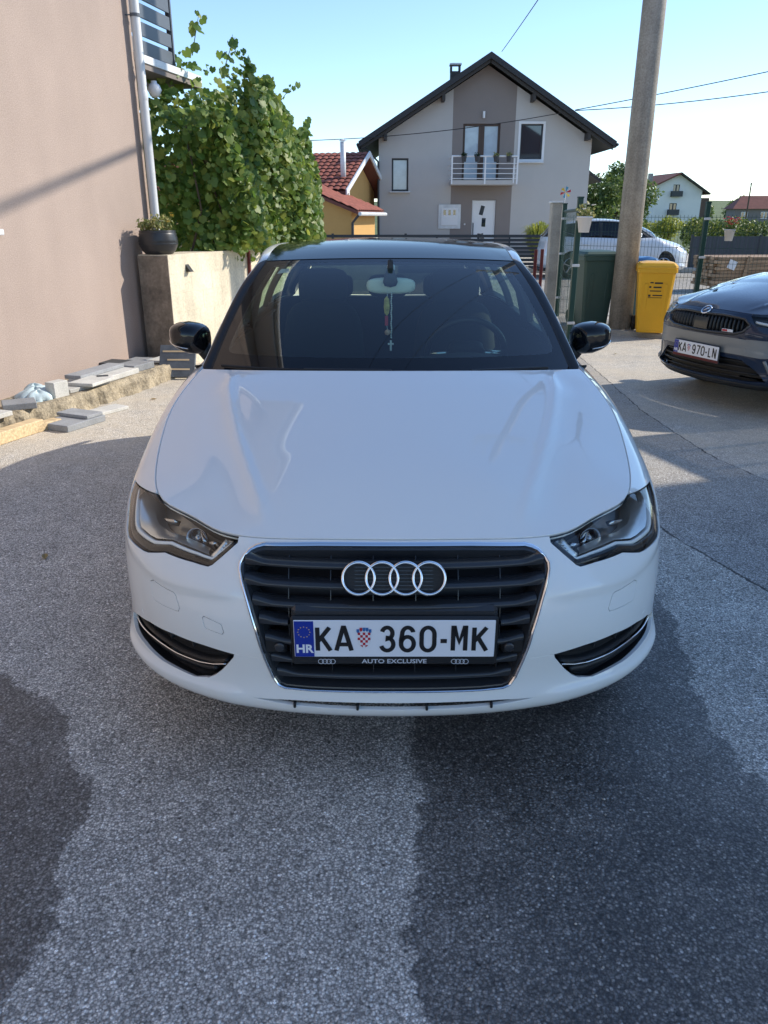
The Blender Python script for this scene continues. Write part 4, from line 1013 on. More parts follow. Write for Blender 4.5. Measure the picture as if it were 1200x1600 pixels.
mat('render_dark', (.235, .205, .19), .95, var=(.5, .05), bump=(120, .4, .004))
mat('render_orange', (.56, .33, .115), .95, var=(.7, .08), bump=(80, .4, .004))
mat('render_white', (.68, .68, .66), .95, var=(.3, .06))
mat('roof_black', (.020, .021, .024), .6, var=(3, .2))
mat('roof_soffit', (.035, .032, .030), .7)
mat('roof_red', (.28, .085, .055), .8, var=(3, .3), speck=(30, .2))
mat('roof_red_dark', (.17, .06, .045), .85, var=(.8, .2))
mat('zinc', (.60, .62, .63), .5, metal=.05, var=(3, .10), streak=(8, .10, (1, 1, .1)))
mat('anthracite', (.030, .035, .042), .45, var=(4, .1))
mat('steel_grey', (.085, .10, .12), .5)
mat('white_metal', (.72, .73, .74), .4)
mat('wood_brown', (.075, .045, .032), .55, streak=(10, .2, (1, 1, .1)))
mat('wood_new', (.60, .45, .26), .75, streak=(9, .28, (.12, 6, 6)), rnd=.15)
mat('wood_old', (.36, .235, .14), .85, streak=(9, .35, (.15, 6, 6)), rnd=.25)
mat('green_steel', (.010, .050, .038), .45)
mat('bin_green', (.045, .088, .068), .5, var=(3, .1))
mat('bin_yellow', (.80, .42, .010), .42, var=(3, .06))
mat('bin_blue', (.06, .20, .42), .5)
mat('slab_grey', (.30, .31, .32), .85, var=(5, .15), rnd=.2, speck=(80, .1), bump=(60, .3, .002))
mat('slab_pale', (.50, .49, .45), .85, var=(5, .15), rnd=.12, speck=(80, .1), bump=(60, .3, .002))
mat('slab_dark', (.045, .05, .055), .7, var=(5, .3), bump=(30, .4, .003))
mat('slate', (.10, .115, .13), .6, var=(8, .35), bump=(25, .5, .004))
mat('cloth_blue', (.48, .58, .60), .95, var=(9, .22), bump=(120, .4, .003))
mat('planter_black', (.022, .023, .026), .38)
mat('flower_yellow', (.72, .48, .06), .6); mat('flower_red', (.55, .012, .03), .6); mat('flower_white', (.75, .72, .62), .6)
mat('soil', (.05, .035, .025), .95, bump=(40, 1, .02))
mat('gravel', (.34, .315, .27), .95, var=(1.2, .25), speck=(18, .35), bump=(20, 1, .03))
mat('grass_far', (.10, .13, .035), .95, var=(.15, .35), speck=(3, .25))
mat('privacy_grey', (.060, .066, .075), .8, streak=(6, .2, (4, 4, .1)))
mat('bark', (.09, .065, .045), .9, var=(8, .3), bump=(30, .8, .02))
mat('cable_black', (.02, .02, .022), .6)
mat('pinwheel_red', (.6, .04, .05), .5); mat('pinwheel_blue', (.05, .3, .5), .5); mat('rust_red', (.13, .022, .02), .7)
leafmat('leaf_vine', [(.065, .14, .024), (.11, .20, .034), (.17, .25, .046), (.26, .31, .06)], .42)
leafmat('leaf_tree', [(.06, .11, .028), (.095, .155, .04), (.14, .20, .055)], .38)
leafmat('leaf_dark', [(.015, .035, .012), (.03, .055, .018)], .2)
leafmat('leaf_lime', [(.16, .20, .03), (.26, .30, .05), (.33, .36, .08)], .4)
leafmat('leaf_hedge', [(.06, .11, .02), (.10, .15, .03), (.20, .23, .05)], .4)
leafmat('leaf_pot', [(.10, .15, .04), (.22, .25, .09), (.40, .36, .14)], .3)

def sheet(name, poly, z, material, kind='structure'):
    return mob(name, [(p[0], p[1], z) for p in poly], [tuple(range(len(poly)))], material, kind=kind)
sheet('street', [(-40, 14.5), (2.6, 13.6), (7, 10.9), (30, 6), (60, 20), (60, 23.3), (-40, 23.6)], .004, 'gravel')
sheet('meadow', [(-900, 36.5), (900, 36.5), (900, 1100), (-900, 1100)], .004, 'grass_far')

# ------------------------------------------------------------------ leaf clouds
def leaf_cloud(name, blobs, n, size, material, parent, seed=1, upbias=.4, kind=None):
    """many small pointed leaves spread in the outer part of several uneven blobs"""
    g = np.random.default_rng(seed); blobs = np.array(blobs, float); w = (blobs[:, 3]*blobs[:, 4]*blobs[:, 5])**.67; k = g.choice(len(blobs), n, p=w/w.sum())
    d = g.normal(size=(n, 3)); d /= np.linalg.norm(d, axis=1)[:, None]; r = (.45+.6*g.random(n)**.6)*(1+.13*np.sin(d[:, 0]*7+k)+.13*np.sin(d[:, 2]*9+2*k))
    c = blobs[k, :3]+d*blobs[k, 3:6]*r[:, None]
    nrm = d*.8+g.normal(size=(n, 3))*.7+np.array([0, 0, upbias]); nrm /= np.linalg.norm(nrm, axis=1)[:, None]
    t = np.cross(nrm, g.normal(size=(n, 3))); t /= np.linalg.norm(t, axis=1)[:, None]; b = np.cross(nrm, t); s = size*(.6+.8*g.random(n))[:, None]
    V = np.stack([c-t*s, c+b*s*.55+nrm*s*.1, c+t*s, c-b*s*.55+nrm*s*.1], 1).reshape(-1, 3); F = np.arange(4*n).reshape(n, 4)
    return fast_mesh(name, V, F, material, parent, kind=kind)
def tree(name, label, loc, h, blobs, n, size, material, trunk_r=.12, seed=1, group=None):
    t = thing(name, label, 'tree', loc, group=group); g = random.Random(seed); m = MB()
    m.tube([(0, 0, -.1), (.03*h*.1, 0, h*.25), (.0, .02*h, h*.5), (.02*h, 0, h*.8)], [trunk_r, trunk_r*.8, trunk_r*.55, trunk_r*.15], 8)
    for b in blobs[:9]:
        m.tube([(0, 0, h*.28), (b[0]*.5, b[1]*.5, (h*.3+b[2])*.5+h*.04), (b[0]*.9, b[1]*.9, b[2])], [trunk_r*.5, trunk_r*.3, trunk_r*.08], 6)
    autosmooth(m.obj('trunk', 'bark', t), 60)
    leaf_cloud('crown', blobs, n, size, material, t, seed, kind='stuff'); return t
def rblobs(seed, n, cx, cz, rx, rz, br):
    g = random.Random(seed); out = []
    for k in range(n):
        a = g.random()*6.283; q = g.random()**.5; zz = (g.random()*2-1); w = math.sqrt(max(0, 1-zz*zz*.85)); s = br*(.6+.7*g.random())
        out.append((cx+rx*q*w*math.cos(a), rx*q*w*math.sin(a), cz+rz*zz, s, s, s*.85))
    return out

# ------------------------------------------------------------------ beige house on the left
hs = thing('beige_house', 'beige rendered house with zinc downpipe beside the vine', 'house', (-2.50, 8.8, 0), R(-12.8))
MB().box((-4, -8, 2.9), (8, 16, 5.8)).obj('wall', 'render_beige', hs)
MB().box((-4, -8, 5.9), (9.2, 17.2, .16), b=.02).obj('eaves', 'white_metal', hs)
MB().prism([(-4.7, 5.98), (4.7, 5.98), (0, 8.6)], lambda p: (p[0]-4, .7, p[1]), lambda p: (p[0]-4, -16.7, p[1])).obj('roof', 'roof_red_dark', hs)
MB().tube([(.66, -16.6, 5.95), (.66, .6, 5.95)], .07, 10).obj('gutter', 'zinc', hs, True)
dp = bpy.data.objects.new('downpipe', None); link(dp, hs); dp.location = (.082, -.045, 0)
MB().tube([(0, 0, .16), (0, 0, 1), (0, 0, 2.6), (0, 0, 4), (0, 0, 5.8)], .045, 20).obj('pipe', 'zinc', dp, True); MB().lathe([(.0455, 2.62), (.048, 2.63), (.048, 2.70), (.0455, 2.71)], 20).obj('pipe_joint', 'zinc', dp, True)
for z in (1.2, 3.36, 5.2):
    MB().lathe([(.047, -.014), (.0515, -.014), (.0515, .014), (.047, .014)], 18, (0, 0, z)).box((.0, .055, z), (.014, .02, .024)).tube([(-.03, -.03, z), (-.085, -.05, z)], .006, 6).obj('pipe_bracket', 'steel_grey', dp)
bal = bpy.data.objects.new('balcony', None); link(bal, hs); bal.location = (0, 0, 2.93)
MB().box((-1.5, .76, .06), (3.0, 1.50, .10)).obj('slab', 'render_dark', bal)
MB().box((.006, .76, .10), (.02, 1.52, .075), b=.004).obj('drip_edge', 'white_metal', bal); MB().box((-1.5, 1.515, .10), (3.0, .02, .075), b=.004).obj('drip_edge', 'white_metal', bal)
for k in range(6): MB().box((-.045, .47, .22+.165*k), (.02, .90, .128), b=.003).obj('slat', 'steel_grey', bal)
for y in (.05, .96): MB().box((-.075, y, .62), (.04, .04, 1.02), b=.003).obj('post', 'anthracite', bal)
MB().box((-.045, .955, .62), (.03, .03, 1.02), b=.003).obj('corner_post', 'steel_grey', bal)
MB().box((.012, -2.95, 1.41), (.05, 1.1, .045), b=.006).obj('window_ledge', 'white_metal', hs)
lamp = MB().lathe([(.0005, -.075), (.045, -.06), (.075, 0), (.055, .05), (.03, .065), (.03, .085)], 18, (-.03, .42, 2.78)).obj('wall_lamp', 'white_plastic', hs, True)

# ------------------------------------------------------------------ concrete block wall
wl = thing('garden_wall', 'low concrete block wall carrying a black planter, vine growing above it', 'wall', (-2.20, 8.22, 0), R(-20))
bl = None
MB().box((-.18, 3.6, .57), (.33, 7.16, 1.13)).obj('mortar_core', 'concrete_block', wl)
for r in range(6):
    for k in range(-1, 18):
        y0 = k*.40+(.2 if r % 2 else 0); y1 = y0+.3993; a, b2 = max(y0, 0), min(y1, 7.2)
        if b2-a < .06: continue
        key = round(b2-a, 3)
        if bl is None: bl = {}
        if key not in bl:
            o = MB().box((0, 0, 0), (.36, b2-a, .1930), b=.0009).obj('block', 'concrete_block', wl); bl[key] = o.data
        else: o = bpy.data.objects.new('block', bl[key]); link(o, wl)
        o.location = (-.18+random.uniform(-.0006, .0006), (a+b2)/2, .0965+.1935*r)
MB().box((-.18, -.006, .575), (.364, .012, 1.15), b=.003).obj('end_plaster', 'concrete_stained_shaded', wl)  # thin skin coloured darker for the shaded end face, with stains
MB().prism([(0, 0), (.06, .0), (.0, .075)], lambda p: (p[0], .30, .98+p[1]), lambda p: (p[0], .36, .98+p[1])).obj('wall_light', 'plastic_black', wl)
MB().box((.02, 1.62, .62), (.03, .03, 1.05)).obj('rusty_stake', 'rust_red', wl)
pl = thing('planter', 'round black planter with yellow flowers on top of the concrete wall', 'planter', (-2.335, 8.42, 1.16))
pr = [(.0005, 0), (.13, 0), (.165, .03), (.195, .09), (.20, .13), (.188, .20), (.180, .235), (.170, .235), (.172, .20), (.0005, .20)]
for k in range(0): pass
p2 = []
for (r0, z0), (r1, z1) in zip(pr[1:6], pr[2:7]):
    for q in range(4): t = q/4; p2.append((r0+(r1-r0)*t+.003*math.sin((z0+(z1-z0)*t)*200), z0+(z1-z0)*t))
MB().lathe([pr[0]]+p2+pr[6:], 36).obj('pot', 'planter_black', pl, True)
MB().lathe([(.0005, .205), (.17, .205)], 20).obj('soil', 'soil', pl)
leaf_cloud('foliage', [(random.uniform(-.12, .12), random.uniform(-.12, .12), .27+random.uniform(0, .07), .07, .07, .06) for k in range(9)], 600, .018, 'leaf_pot', pl, 3, kind='stuff')
for k in range(16):
    a, q = random.random()*6.28, .15*random.random()**.5; x, y, z = q*math.cos(a)+.03, q*math.sin(a), .30+.10*random.random()
    MB().tube([(x*.6, y*.6, .2), (x, y, z)], .002, 4).obj('stem', 'leaf_pot', pl)
    m = MB()
    for j in range(6):
        b = j*1.047; m.add([(x, y, z), (x+.016*math.cos(b-.35), y+.016*math.sin(b-.35), z+.006), (x+.022*math.cos(b), y+.022*math.sin(b), z+.002), (x+.016*math.cos(b+.35), y+.016*math.sin(b+.35), z+.006)], [(0, 1, 2, 3)])
    m.obj('flower', 'flower_yellow' if k % 3 else 'flower_white', pl)

# grape vine over the wall
vn = thing('grape_vine', 'dense green grape vine climbing above the concrete wall', 'vine', (-2.20, 8.22, 0), R(-20))
lob = [(0, -.08), (.24, -.34), (.54, -.26), (.58, -.02), (.72, .14), (.62, .32), (.58, .60), (.34, .66), (0, .98), (-.34, .66), (-.58, .60), (-.62, .32), (-.72, .14), (-.58, -.02), (-.54, -.26), (-.24, -.34)]
LV = np.array([(0, .15, .0)]+[(p[0], p[1], -.10*abs(p[0])-.12*max(0, p[1]-.3)**2) for p in lob]); LF = np.array([(0, 1+k, 1+(k+1) % 16) for k in range(16)])
def vine_spots(n, seed):
    g = np.random.default_rng(seed); out = []
    while len(out) < n:
        y = .35+g.random()*2.75; top = np.interp(y, [.3, .6, 1.1, 1.6, 2.2, 2.65, 2.9, 3.12], [2.60, 2.85, 3.12, 2.98, 2.85, 2.55, 2.15, 1.5])+.13*math.sin(y*7.1)+.08*math.sin(y*17)
        z = 1.16+(top-1.16)*g.random(); 
        depth = .42*(1-.5*abs((z-1.9)/1.6)); x = -.05+depth*(g.random()**.45)*(1.15+.25*math.sin(y*4+z*3)) if g.random() < .62 else -.95*g.random()
        if z < 1.35 and g.random() < .25: z = 1.05+.2*g.random(); x = .02+.12*g.random()
        out.append((x-.12-.28*max(0, 1.0-y), y+.35, z))
    out = np.array(out); c_, s_ = math.cos(R(-20)), math.sin(R(-20)); X = -2.20+out[:, 0]*c_-out[:, 1]*s_; Y = 8.22+out[:, 0]*s_+out[:, 1]*c_
    return out[(Y > 9.0+.306*(X+2.5)) & ~((out[:, 2] > 2.62) & (out[:, 1] < 1.55) & (out[:, 0] > -.55))]
def leaf_frames(c, g, size):
    n = len(c); nr = np.array([.75, -.55, .45])+g.normal(size=(n, 3))*.55; nr /= np.linalg.norm(nr, axis=1)[:, None]
    dn = np.array([0, 0, -1.])+g.normal(size=(n, 3))*.5; t = dn-nr*(dn*nr).sum(1)[:, None]; t /= np.linalg.norm(t, axis=1)[:, None]; b = np.cross(t, nr); s = size*(.45+.95*g.random(n)**1.3)
    return nr, t, b, s
g = np.random.default_rng(5); vs = vine_spots(15500, 11); nr, t, b, s = leaf_frames(vs, g, .064)
order = np.argsort(-(vs[:, 0]*1.0-vs[:, 1]*.12)); big = order[:250]; rest = order[250:]
V = (vs[rest][:, None]+(LV[None, :, 0:1]*b[rest][:, None]+LV[None, :, 1:2]*t[rest][:, None]+LV[None, :, 2:3]*nr[rest][:, None])*s[rest][:, None, None]).reshape(-1, 3)
F = (LF[None]+(np.arange(len(rest))*17)[:, None, None]).reshape(-1, 3)
fast_mesh('foliage', V, F, 'leaf_vine', vn, kind='stuff')
lm = bpy.data.meshes.new('leaf'); lm.from_pydata([tuple(p) for p in LV], [], [tuple(int(q) for q in f) for f in LF]); lm.materials.append(MAT['leaf_vine'])
for k in big:
    o = bpy.data.objects.new('leaf', lm); link(o, vn)
    M = Matrix(((b[k, 0], t[k, 0], nr[k, 0]), (b[k, 1], t[k, 1], nr[k, 1]), (b[k, 2], t[k, 2], nr[k, 2]))); o.location = vs[k]; o.rotation_euler = M.to_euler(); o.scale = (s[k],)*3
st = MB()
for k in range(6):
    y = .95+.42*k; st.tube([(-.35, y, 1.1), (-.32+.1*random.random(), y+.1, 1.6), (-.35, y-.15+.3*random.random(), 2.2), (-.35, y+.1, 2.6)], [.016, .013, .010, .005], 6)
st.obj('stems', 'bark', vn)
for k, (y, z, dy, dz) in enumerate(((.75, 3.05, .05, .36), (1.35, 3.0, .15, .34), (2.45, 2.72, .55, .38), (3.1, 2.4, .25, .36))):   # free shoots above the mass
    P = [(0, y, z), (.05, y+dy*.5, z+dz*.6), (.08, y+dy, z+dz)]; MB().tube(P, [.006, .004, .002], 5).obj('shoot', 'leaf_vine', vn)
    for j in range(12):
        q = random.random(); c = np.array([[.02+.06*q+random.uniform(-.05, .05), y+dy*q+random.uniform(-.05, .05), z+dz*q+random.uniform(-.04, .04)]]); n1, t1, b1, s1 = leaf_frames(c, g, .062)
        o = bpy.data.objects.new('leaf', lm); link(o, vn); M = Matrix(((b1[0, 0], t1[0, 0], n1[0, 0]), (b1[0, 1], t1[0, 1], n1[0, 1]), (b1[0, 2], t1[0, 2], n1[0, 2]))); o.location = c[0]; o.rotation_euler = M.to_euler(); o.scale = (s1[0],)*3

# ------------------------------------------------------------------ plinth with slabs
pe = [(-4.6, 1.2), (-3.45, 4.0), (-2.84, 5.51), (-2.55, 6.2), (-2.21, 7.29), (-2.05, 7.94), (-2.0, 8.20), (-2.62, 8.20), (-4.3, .9)]
edge = dense(pe[:7], .06, False); n = len(edge); tp = np.concatenate([edge, [(-2.64, 8.20), (-4.62, .9)]]); jit = rng.normal(size=(n, 2))*.010
V = [(p[0]+j[0], p[1]+j[1], .0) for p, j in zip(edge, jit*1.6)]+[(p[0]-.02+j[0], p[1]+j[1], .10) for p, j in zip(edge, jit)]+[(p[0]-.045, p[1], .14+.004*j[1]/.01) for p, j in zip(edge, jit)]+[(-2.64, 8.20, .14), (-4.7, .9, .14)]
F = [(i, i+1, n+i+1, n+i) for i in range(n-1)]+[(n+i, n+i+1, 2*n+i+1, 2*n+i) for i in range(n-1)]+[tuple(range(2*n, 3*n+2))]
o = mob('plinth', V, F, 'concrete_rough'); o['kind'] = 'structure'
def slab(label, c, size, rz, material, cat='slab', group=None, rx=0., ry=0., name='stone_slab', b=.004):
    o = MB().box((0, 0, 0), size, b=b).obj(name, material); o.location = c; o.rotation_euler = (rx, ry, R(rz)); return tag(o, label, cat, group)
slab('pale slab lying at the near end of the plinth', (-2.98, 5.50, .160), (.34, .34, .035), -20, 'slab_pale')
slab('thick dark grey slab on plinth in front of the folded cloth', (-2.83, 5.86, .1655), (.20, .24, .05), -62, 'slab_grey')
slab('white boxy block beside the folded cloth', (-2.68, 6.24, .205), (.10, .15, .13), -25, 'slab_pale', 'block', name='white_block')
slab('wide pale slab between the cloth and the stacked long slabs', (-2.66, 6.62, .158), (.30, .46, .034), -25, 'slab_pale')
slab('thin pale slab overhanging the plinth edge', (-2.54, 6.64, .190), (.24, .34, .028), -14, 'slab_pale')
slab('long grey slab at the bottom of the stack on plinth', (-2.55, 7.00, .166), (.28, .66, .048), -17, 'slab_pale')
slab('long grey slab on top of the stack on plinth', (-2.64, 7.02, .208), (.17, .64, .034), -17, 'slab_grey')
slab('small broken offcut lying on the long slab', (-2.50, 6.80, .199), (.10, .07, .018), 20, 'slab_dark', 'offcut', name='offcut')
slab('short thick grey slab past the long stack', (-2.42, 7.46, .172), (.24, .30, .062), -22, 'slab_grey')
slab('nearly black slab against the house wall', (-2.66, 7.62, .165), (.26, .24, .05), -15, 'slab_dark')
slab('grey slab lying behind the nearly black slab', (-2.50, 7.82, .158), (.20, .26, .035), -15, 'slab_grey')
slab('yellowish tile at the far end of the plinth', (-2.28, 7.98, .153), (.18, .36, .025), -17, 'slab_pale', 'tile', name='tile')
slab('grey paving slab lying on asphalt below the plinth', (-2.44, 5.87, .025), (.30, .40, .05), -24, 'slab_grey')
slab('narrow grey slab resting on the paving slab below the plinth', (-2.42, 5.98, .063), (.32, .17, .026), -24, 'slab_grey', name='stone_slab')
slab('beige tile on asphalt next to the grey paving slab', (-2.33, 6.28, .014), (.17, .38, .028), -30, 'wood_new' if False else 'slab_pale', 'tile', name='tile')
slab('yellow timber offcut leaning on the near plinth edge', (-2.74, 5.42, .045), (.11, .62, .09), -20, 'wood_new', 'timber', name='timber', b=.006)
slab('second pale timber lying below the plinth', (-2.62, 5.70, .03), (.09, .34, .06), -26, 'wood_new', 'timber', name='timber', b=.006)
sl = thing('leaning_slate', 'dark slate plate with pale yellow streaks leaning on the plinth', 'slate', (-2.10, 7.66, 0), R(-14))
MB().box((0, 0, 0), (.36, .035, .34), b=.003).obj('plate', 'slate', sl); sl.children[0].location = (0, .10, .165); sl.children[0].rotation_euler = (R(-32), 0, R(14))
for k, z in enumerate((.10, .01, -.09)):
    m = MB().box((.03*k-.02, -.0185, z), (.26-.04*k, .003, .016)); o = m.obj('streak', 'wood_new', sl); o.location = (0, .10, .165); o.rotation_euler = (R(-32), 0, R(14))
cl = thing('folded_cloth', 'crumpled pale blue cloth lying on the plinth slabs', 'cloth', (-2.84, 6.20, .14), R(-25))
gc = random.Random(3)
def lump(c, size, seed, name, mt='cloth_blue'):
    n, m = 28, 14; V = []; F = []; q = random.Random(seed); ph = [q.random()*6 for _ in range(6)]
    for i in range(m+1):
        a = math.pi*.5*i/m
        for k in range(n):
            b = 2*math.pi*k/n; r = 1+.16*math.sin(3*b+ph[0]+2*a)+.09*math.sin(7*b+ph[1])*math.cos(a)+.05*math.sin(11*b+ph[2]+5*a); x, y, z = math.cos(a)**.8*math.cos(b)*r, math.cos(a)**.8*math.sin(b)*r, math.sin(a)*(1+.14*math.sin(4*b+ph[3]))
            V.append((c[0]+x*size[0], c[1]+y*size[1], c[2]+z*size[2]))
    for i in range(m):
        for k in range(n): F.append((i*n+k, i*n+(k+1) % n, (i+1)*n+(k+1) % n, (i+1)*n+k))
    return autosmooth(mob(name, V, F, mt, cl), 70)
lump((0, 0, 0), (.13, .15, .085), 1, 'cloth_fold'); lump((.08, -.05, .0), (.09, .10, .075), 2, 'cloth_fold'); lump((-.07, .05, .0), (.10, .09, .095), 5, 'cloth_fold')
# ------------------------------------------------------------------ grey gabled house
def plane(o, ex, ey):
    o, ex, ey = (np.array(q, float) for q in (o, ex, ey))
    return lambda a, b: o+np.atleast_1d(np.asarray(a, float))[:, None]*ex+np.atleast_1d(np.asarray(b, float))[:, None]*ey
def rect(x0, x1, z0, z1): return [(x0, z0), (x1, z0), (x1, z1), (x0, z1)]
def window(parent, x0, x1, z0, z1, y, frame_mat, glass_mat, fw=.07, mullion=False, rev=.10, glass2=None):
    w = bpy.data.objects.new('window', None); link(w, parent); yy = y+rev; m = MB()
    for a in ((x0, x0+fw, z0, z1), (x1-fw, x1, z0, z1), (x0+fw, x1-fw, z0, z0+fw), (x0+fw, x1-fw, z1-fw, z1)): m.box(((a[0]+a[1])/2, yy, (a[2]+a[3])/2), (a[1]-a[0], .06, a[3]-a[2]))
    if mullion: m.box(((x0+x1)/2, yy-.003, (z0+z1)/2), (fw*2.6, .06, z1-z0-2*fw))
    m.obj('frame', frame_mat, w)
    if mullion:
        for s in (-1, 1):
            c = (x0+x1)/2; a, b = (x0+fw, c-fw*1.3) if s < 0 else (c+fw*1.3, x1-fw); MB().box(((a+b)/2, yy+.01, (z0+z1)/2), (b-a, .02, z1-z0-2*fw)).obj('pane', glass_mat, w)
    else: MB().box(((x0+x1)/2, yy+.01, (z0+z1)/2), (x1-x0-2*fw, .02, z1-z0-2*fw)).obj('pane', glass_mat, w)
    return w
gh = thing('gable_house', 'grey rendered house with black gable roof, balcony and white front door', 'house', (4.06, 34, 0))
# local coordinates: x from the gable centre
WL, WR = -4.27, 4.26; slope = 3.06/5.05; ztop = 7.02
roofz = lambda x: ztop-abs(x)*slope
def wpoly(x0, x1):
    q = [(x0, 0), (x1, 0), (x1, roofz(x1))]
    if x0 < 0 < x1: q.append((0, ztop))
    return q+[(x0, roofz(x0))]
PL = plane((0, 0, 0), (1, 0, 0), (0, 0, 1))
panel('wall', PL, wpoly(WL, -1.33), [rect(-3.75, -3.07, 2.51, 3.74)], .5, 'render_grey', gh, depth=.16, rr=.002)
panel('wall_band', PL, wpoly(-1.33, 1.16), [rect(-.91, .58, 2.86, 4.99), rect(-.44, .55, .05, 2.18)], .5, 'render_dark', gh, depth=.16, rr=.002)
panel('wall', PL, wpoly(1.16, WR), [rect(1.39, 2.28, 3.70, 4.98)], .5, 'render_grey', gh, depth=.16, rr=.002)
MB().box((0, 4.6, 1.98), (WR-WL-.02, 8.9, 3.96)).obj('rear_wall', 'render_grey', gh)
MB().prism([(WL+.01, 3.9), (WR-.01, 3.9), (0, ztop-.08)], lambda p: (p[0], .17, p[1]), lambda p: (p[0], 9.04, p[1])).obj('gable_core', 'render_grey', gh)
window(gh, -3.75, -3.07, 2.51, 3.74, 0, 'anthracite', 'curtained_glass', .07)
window(gh, 1.39, 2.28, 3.70, 4.98, 0, 'anthracite', 'window_glass', .055)
window(gh, -.91, .58, 2.86, 4.99, 0, 'wood_brown', 'curtained_glass', .09, True)
for (x0, x1, z0, z1) in ((1.39, 2.28, 3.70, 4.98),):
    m = MB()
    for a in ((x0-.09, x0, z0-.09, z1+.09), (x1, x1+.09, z0-.09, z1+.09), (x0, x1, z0-.09, z0), (x0, x1, z1, z1+.09)): m.box(((a[0]+a[1])/2, -.012, (a[2]+a[3])/2), (a[1]-a[0], .022, a[3]-a[2]))
    m.obj('window_surround', 'white_metal', gh)
for (x0, x1, z0) in ((-3.75, -3.07, 2.51), (1.39, 2.28, 3.61)): MB().box(((x0+x1)/2, -.05, z0-.03), (x1-x0+.16, .20, .045), b=.006).obj('window_sill', 'zinc', gh)
MB().box((0, -.012, .16), (WR-WL, .03, .32), b=.004).obj('base_course', 'render_dark', gh)
dr = bpy.data.objects.new('front_door', None); link(dr, gh)
MB().box((.055, .09, 1.11), (.97, .06, 2.12), b=.01).obj('door_leaf', 'white_metal', dr)
for (x, z, h, a) in ((-.02, 1.78, .36, 14), (.07, 1.32, .34, 2), (.03, .72, .34, -12)):
    M = Matrix.Rotation(R(a), 3, 'Y'); MB().box((x, .056, z), (.16, .012, h), M).obj('door_pane', 'window_glass', dr)
MB().tube([(-.36, .03, .8), (-.36, .03, 1.3)], .02, 6).obj('handle', 'steel_grey', dr)
mb = bpy.data.objects.new('meter_box', None); link(mb, gh); mb.location = (-1.36, 0, 1.54)
MB().box((0, -.02, 0), (.92, .05, .94), b=.01).obj('surround', 'zinc', mb); MB().box((0, -.05, 0), (.68, .03, .68), b=.006).obj('meter_door', 'white_metal', mb)
for k in (-1, 0, 1): MB().box((k*.2, -.067, .16), (.10, .006, .2)).obj('meter_window', 'window_glass', mb)
MB().box((.32, -.05, .0), (.001, .001, .001)).obj('hinge', 'zinc', mb)
MB().lathe([(.04, 0), (.04, .03), (.0005, .035)], 10, (-.72, -.035, 1.25), 'Y').obj('doorbell', 'white_metal', gh)
MB().tube([(-.11, -.07, 5.18), (-.11, -.07, 5.42)], .05, 10).obj('wall_lamp', 'white_metal', gh)
bc = bpy.data.objects.new('balcony', None); link(bc, gh); bc.location = (-.12, -1.1, 2.72)
MB().box((0, .55, .08), (2.55, 1.12, .16)).obj('slab', 'render_grey', bc)
for x in (-1.28, .02, 1.28): MB().box((x, -.02, .52), (.06, .05, 1.02), b=.008).obj('post', 'white_metal', bc)
MB().box((1.15, -.02, .50), (.05, .04, .9), b=.008).obj('post', 'white_metal', bc)
for k, z in enumerate((.22, .40, .58, .76)): MB().tube([(-1.28, -.02, z), (1.28, -.02, z)], .014, 6).obj('rail', 'white_metal', bc)
MB().tube([(-1.30, -.02, 1.02), (1.30, -.02, 1.02)], .032, 8).obj('handrail', 'white_metal', bc)
for s in (-1.28, 1.28):
    for z in (.22, .40, .58, .76, 1.02): MB().tube([(s, -.02, z), (s, 1.1, z)], .016, 6).obj('side_rail', 'white_metal', bc)
for k, x in enumerate((-.83, -.31, .42, .92)):
    p = bpy.data.objects.new('balcony_pot', None); link(p, bc); p.location = (x, -.10, .93)
    MB().lathe([(.0005, -.12), (.08, -.12), (.11, .08), (.0005, .08)], 10).obj('pot', 'anthracite', p); leaf_cloud('plant', [(0, 0, .14, .11, .09, .08)], 70, .04, 'leaf_pot' if k > 1 else 'leaf_dark', p, k, kind='stuff')
for s in (-1, 1):
    e = 5.06; y0, y1 = -.75, 10.2; th = .22; pr = [(0, ztop+.34), (s*e, ztop+.34-e*slope), (s*e, ztop+.34-e*slope-th), (0, ztop+.34-th)]
    if s > 0: pr = pr[::-1]
    MB().prism(pr, lambda p: (p[0], y0, p[1]), lambda p: (p[0], y1, p[1])).obj('roof_slope', 'roof_black', gh)
    pr2 = [(s*.02, ztop+.34-th-.02), (s*(e-.1), ztop+.34-th-.02-(e-.1)*slope), (s*(e-.1), ztop+.34-th-.14-(e-.1)*slope), (s*.02, ztop+.34-th-.14)]
    if s > 0: pr2 = pr2[::-1]
    MB().prism(pr2, lambda p: (p[0], y0+.12, p[1]), lambda p: (p[0], y0+.20, p[1])).obj('verge_board', 'roof_soffit', gh)
    for x in (1.75, 4.0): MB().box((s*x, -.30, roofz(x)-.10), (.12, .62, .26)).obj('purlin_end', 'roof_soffit', gh)
    MB().tube([(s*(e+.03), y0, ztop+.22-e*slope), (s*(e+.03), y1, ztop+.22-e*slope)], .06, 8).obj('gutter', 'roof_soffit', gh)
MB().tube([(WL-.02, -.06, 0), (WL-.02, -.06, 3.6), (WL-.5, -.3, 4.05), (-5.06, -.4, 4.1)], .045, 8).obj('downpipe', 'anthracite', gh)
MB().prism([(4.27, 3.62), (5.15, 3.02), (5.15, 2.90), (4.27, 3.42)][::-1], lambda p: (p[0], 1.5, p[1]), lambda p: (p[0], 8, p[1])).obj('porch_roof', 'roof_black', gh)
ch = bpy.data.objects.new('chimney', None); link(ch, gh); ch.location = (-1.0, 3.6, 7.0)
MB().box((0, 0, .1), (.42, .42, .5)).obj('stack', 'roof_soffit', ch); MB().box((0, 0, .62), (.5, .5, .06)).obj('cap', 'zinc', ch)
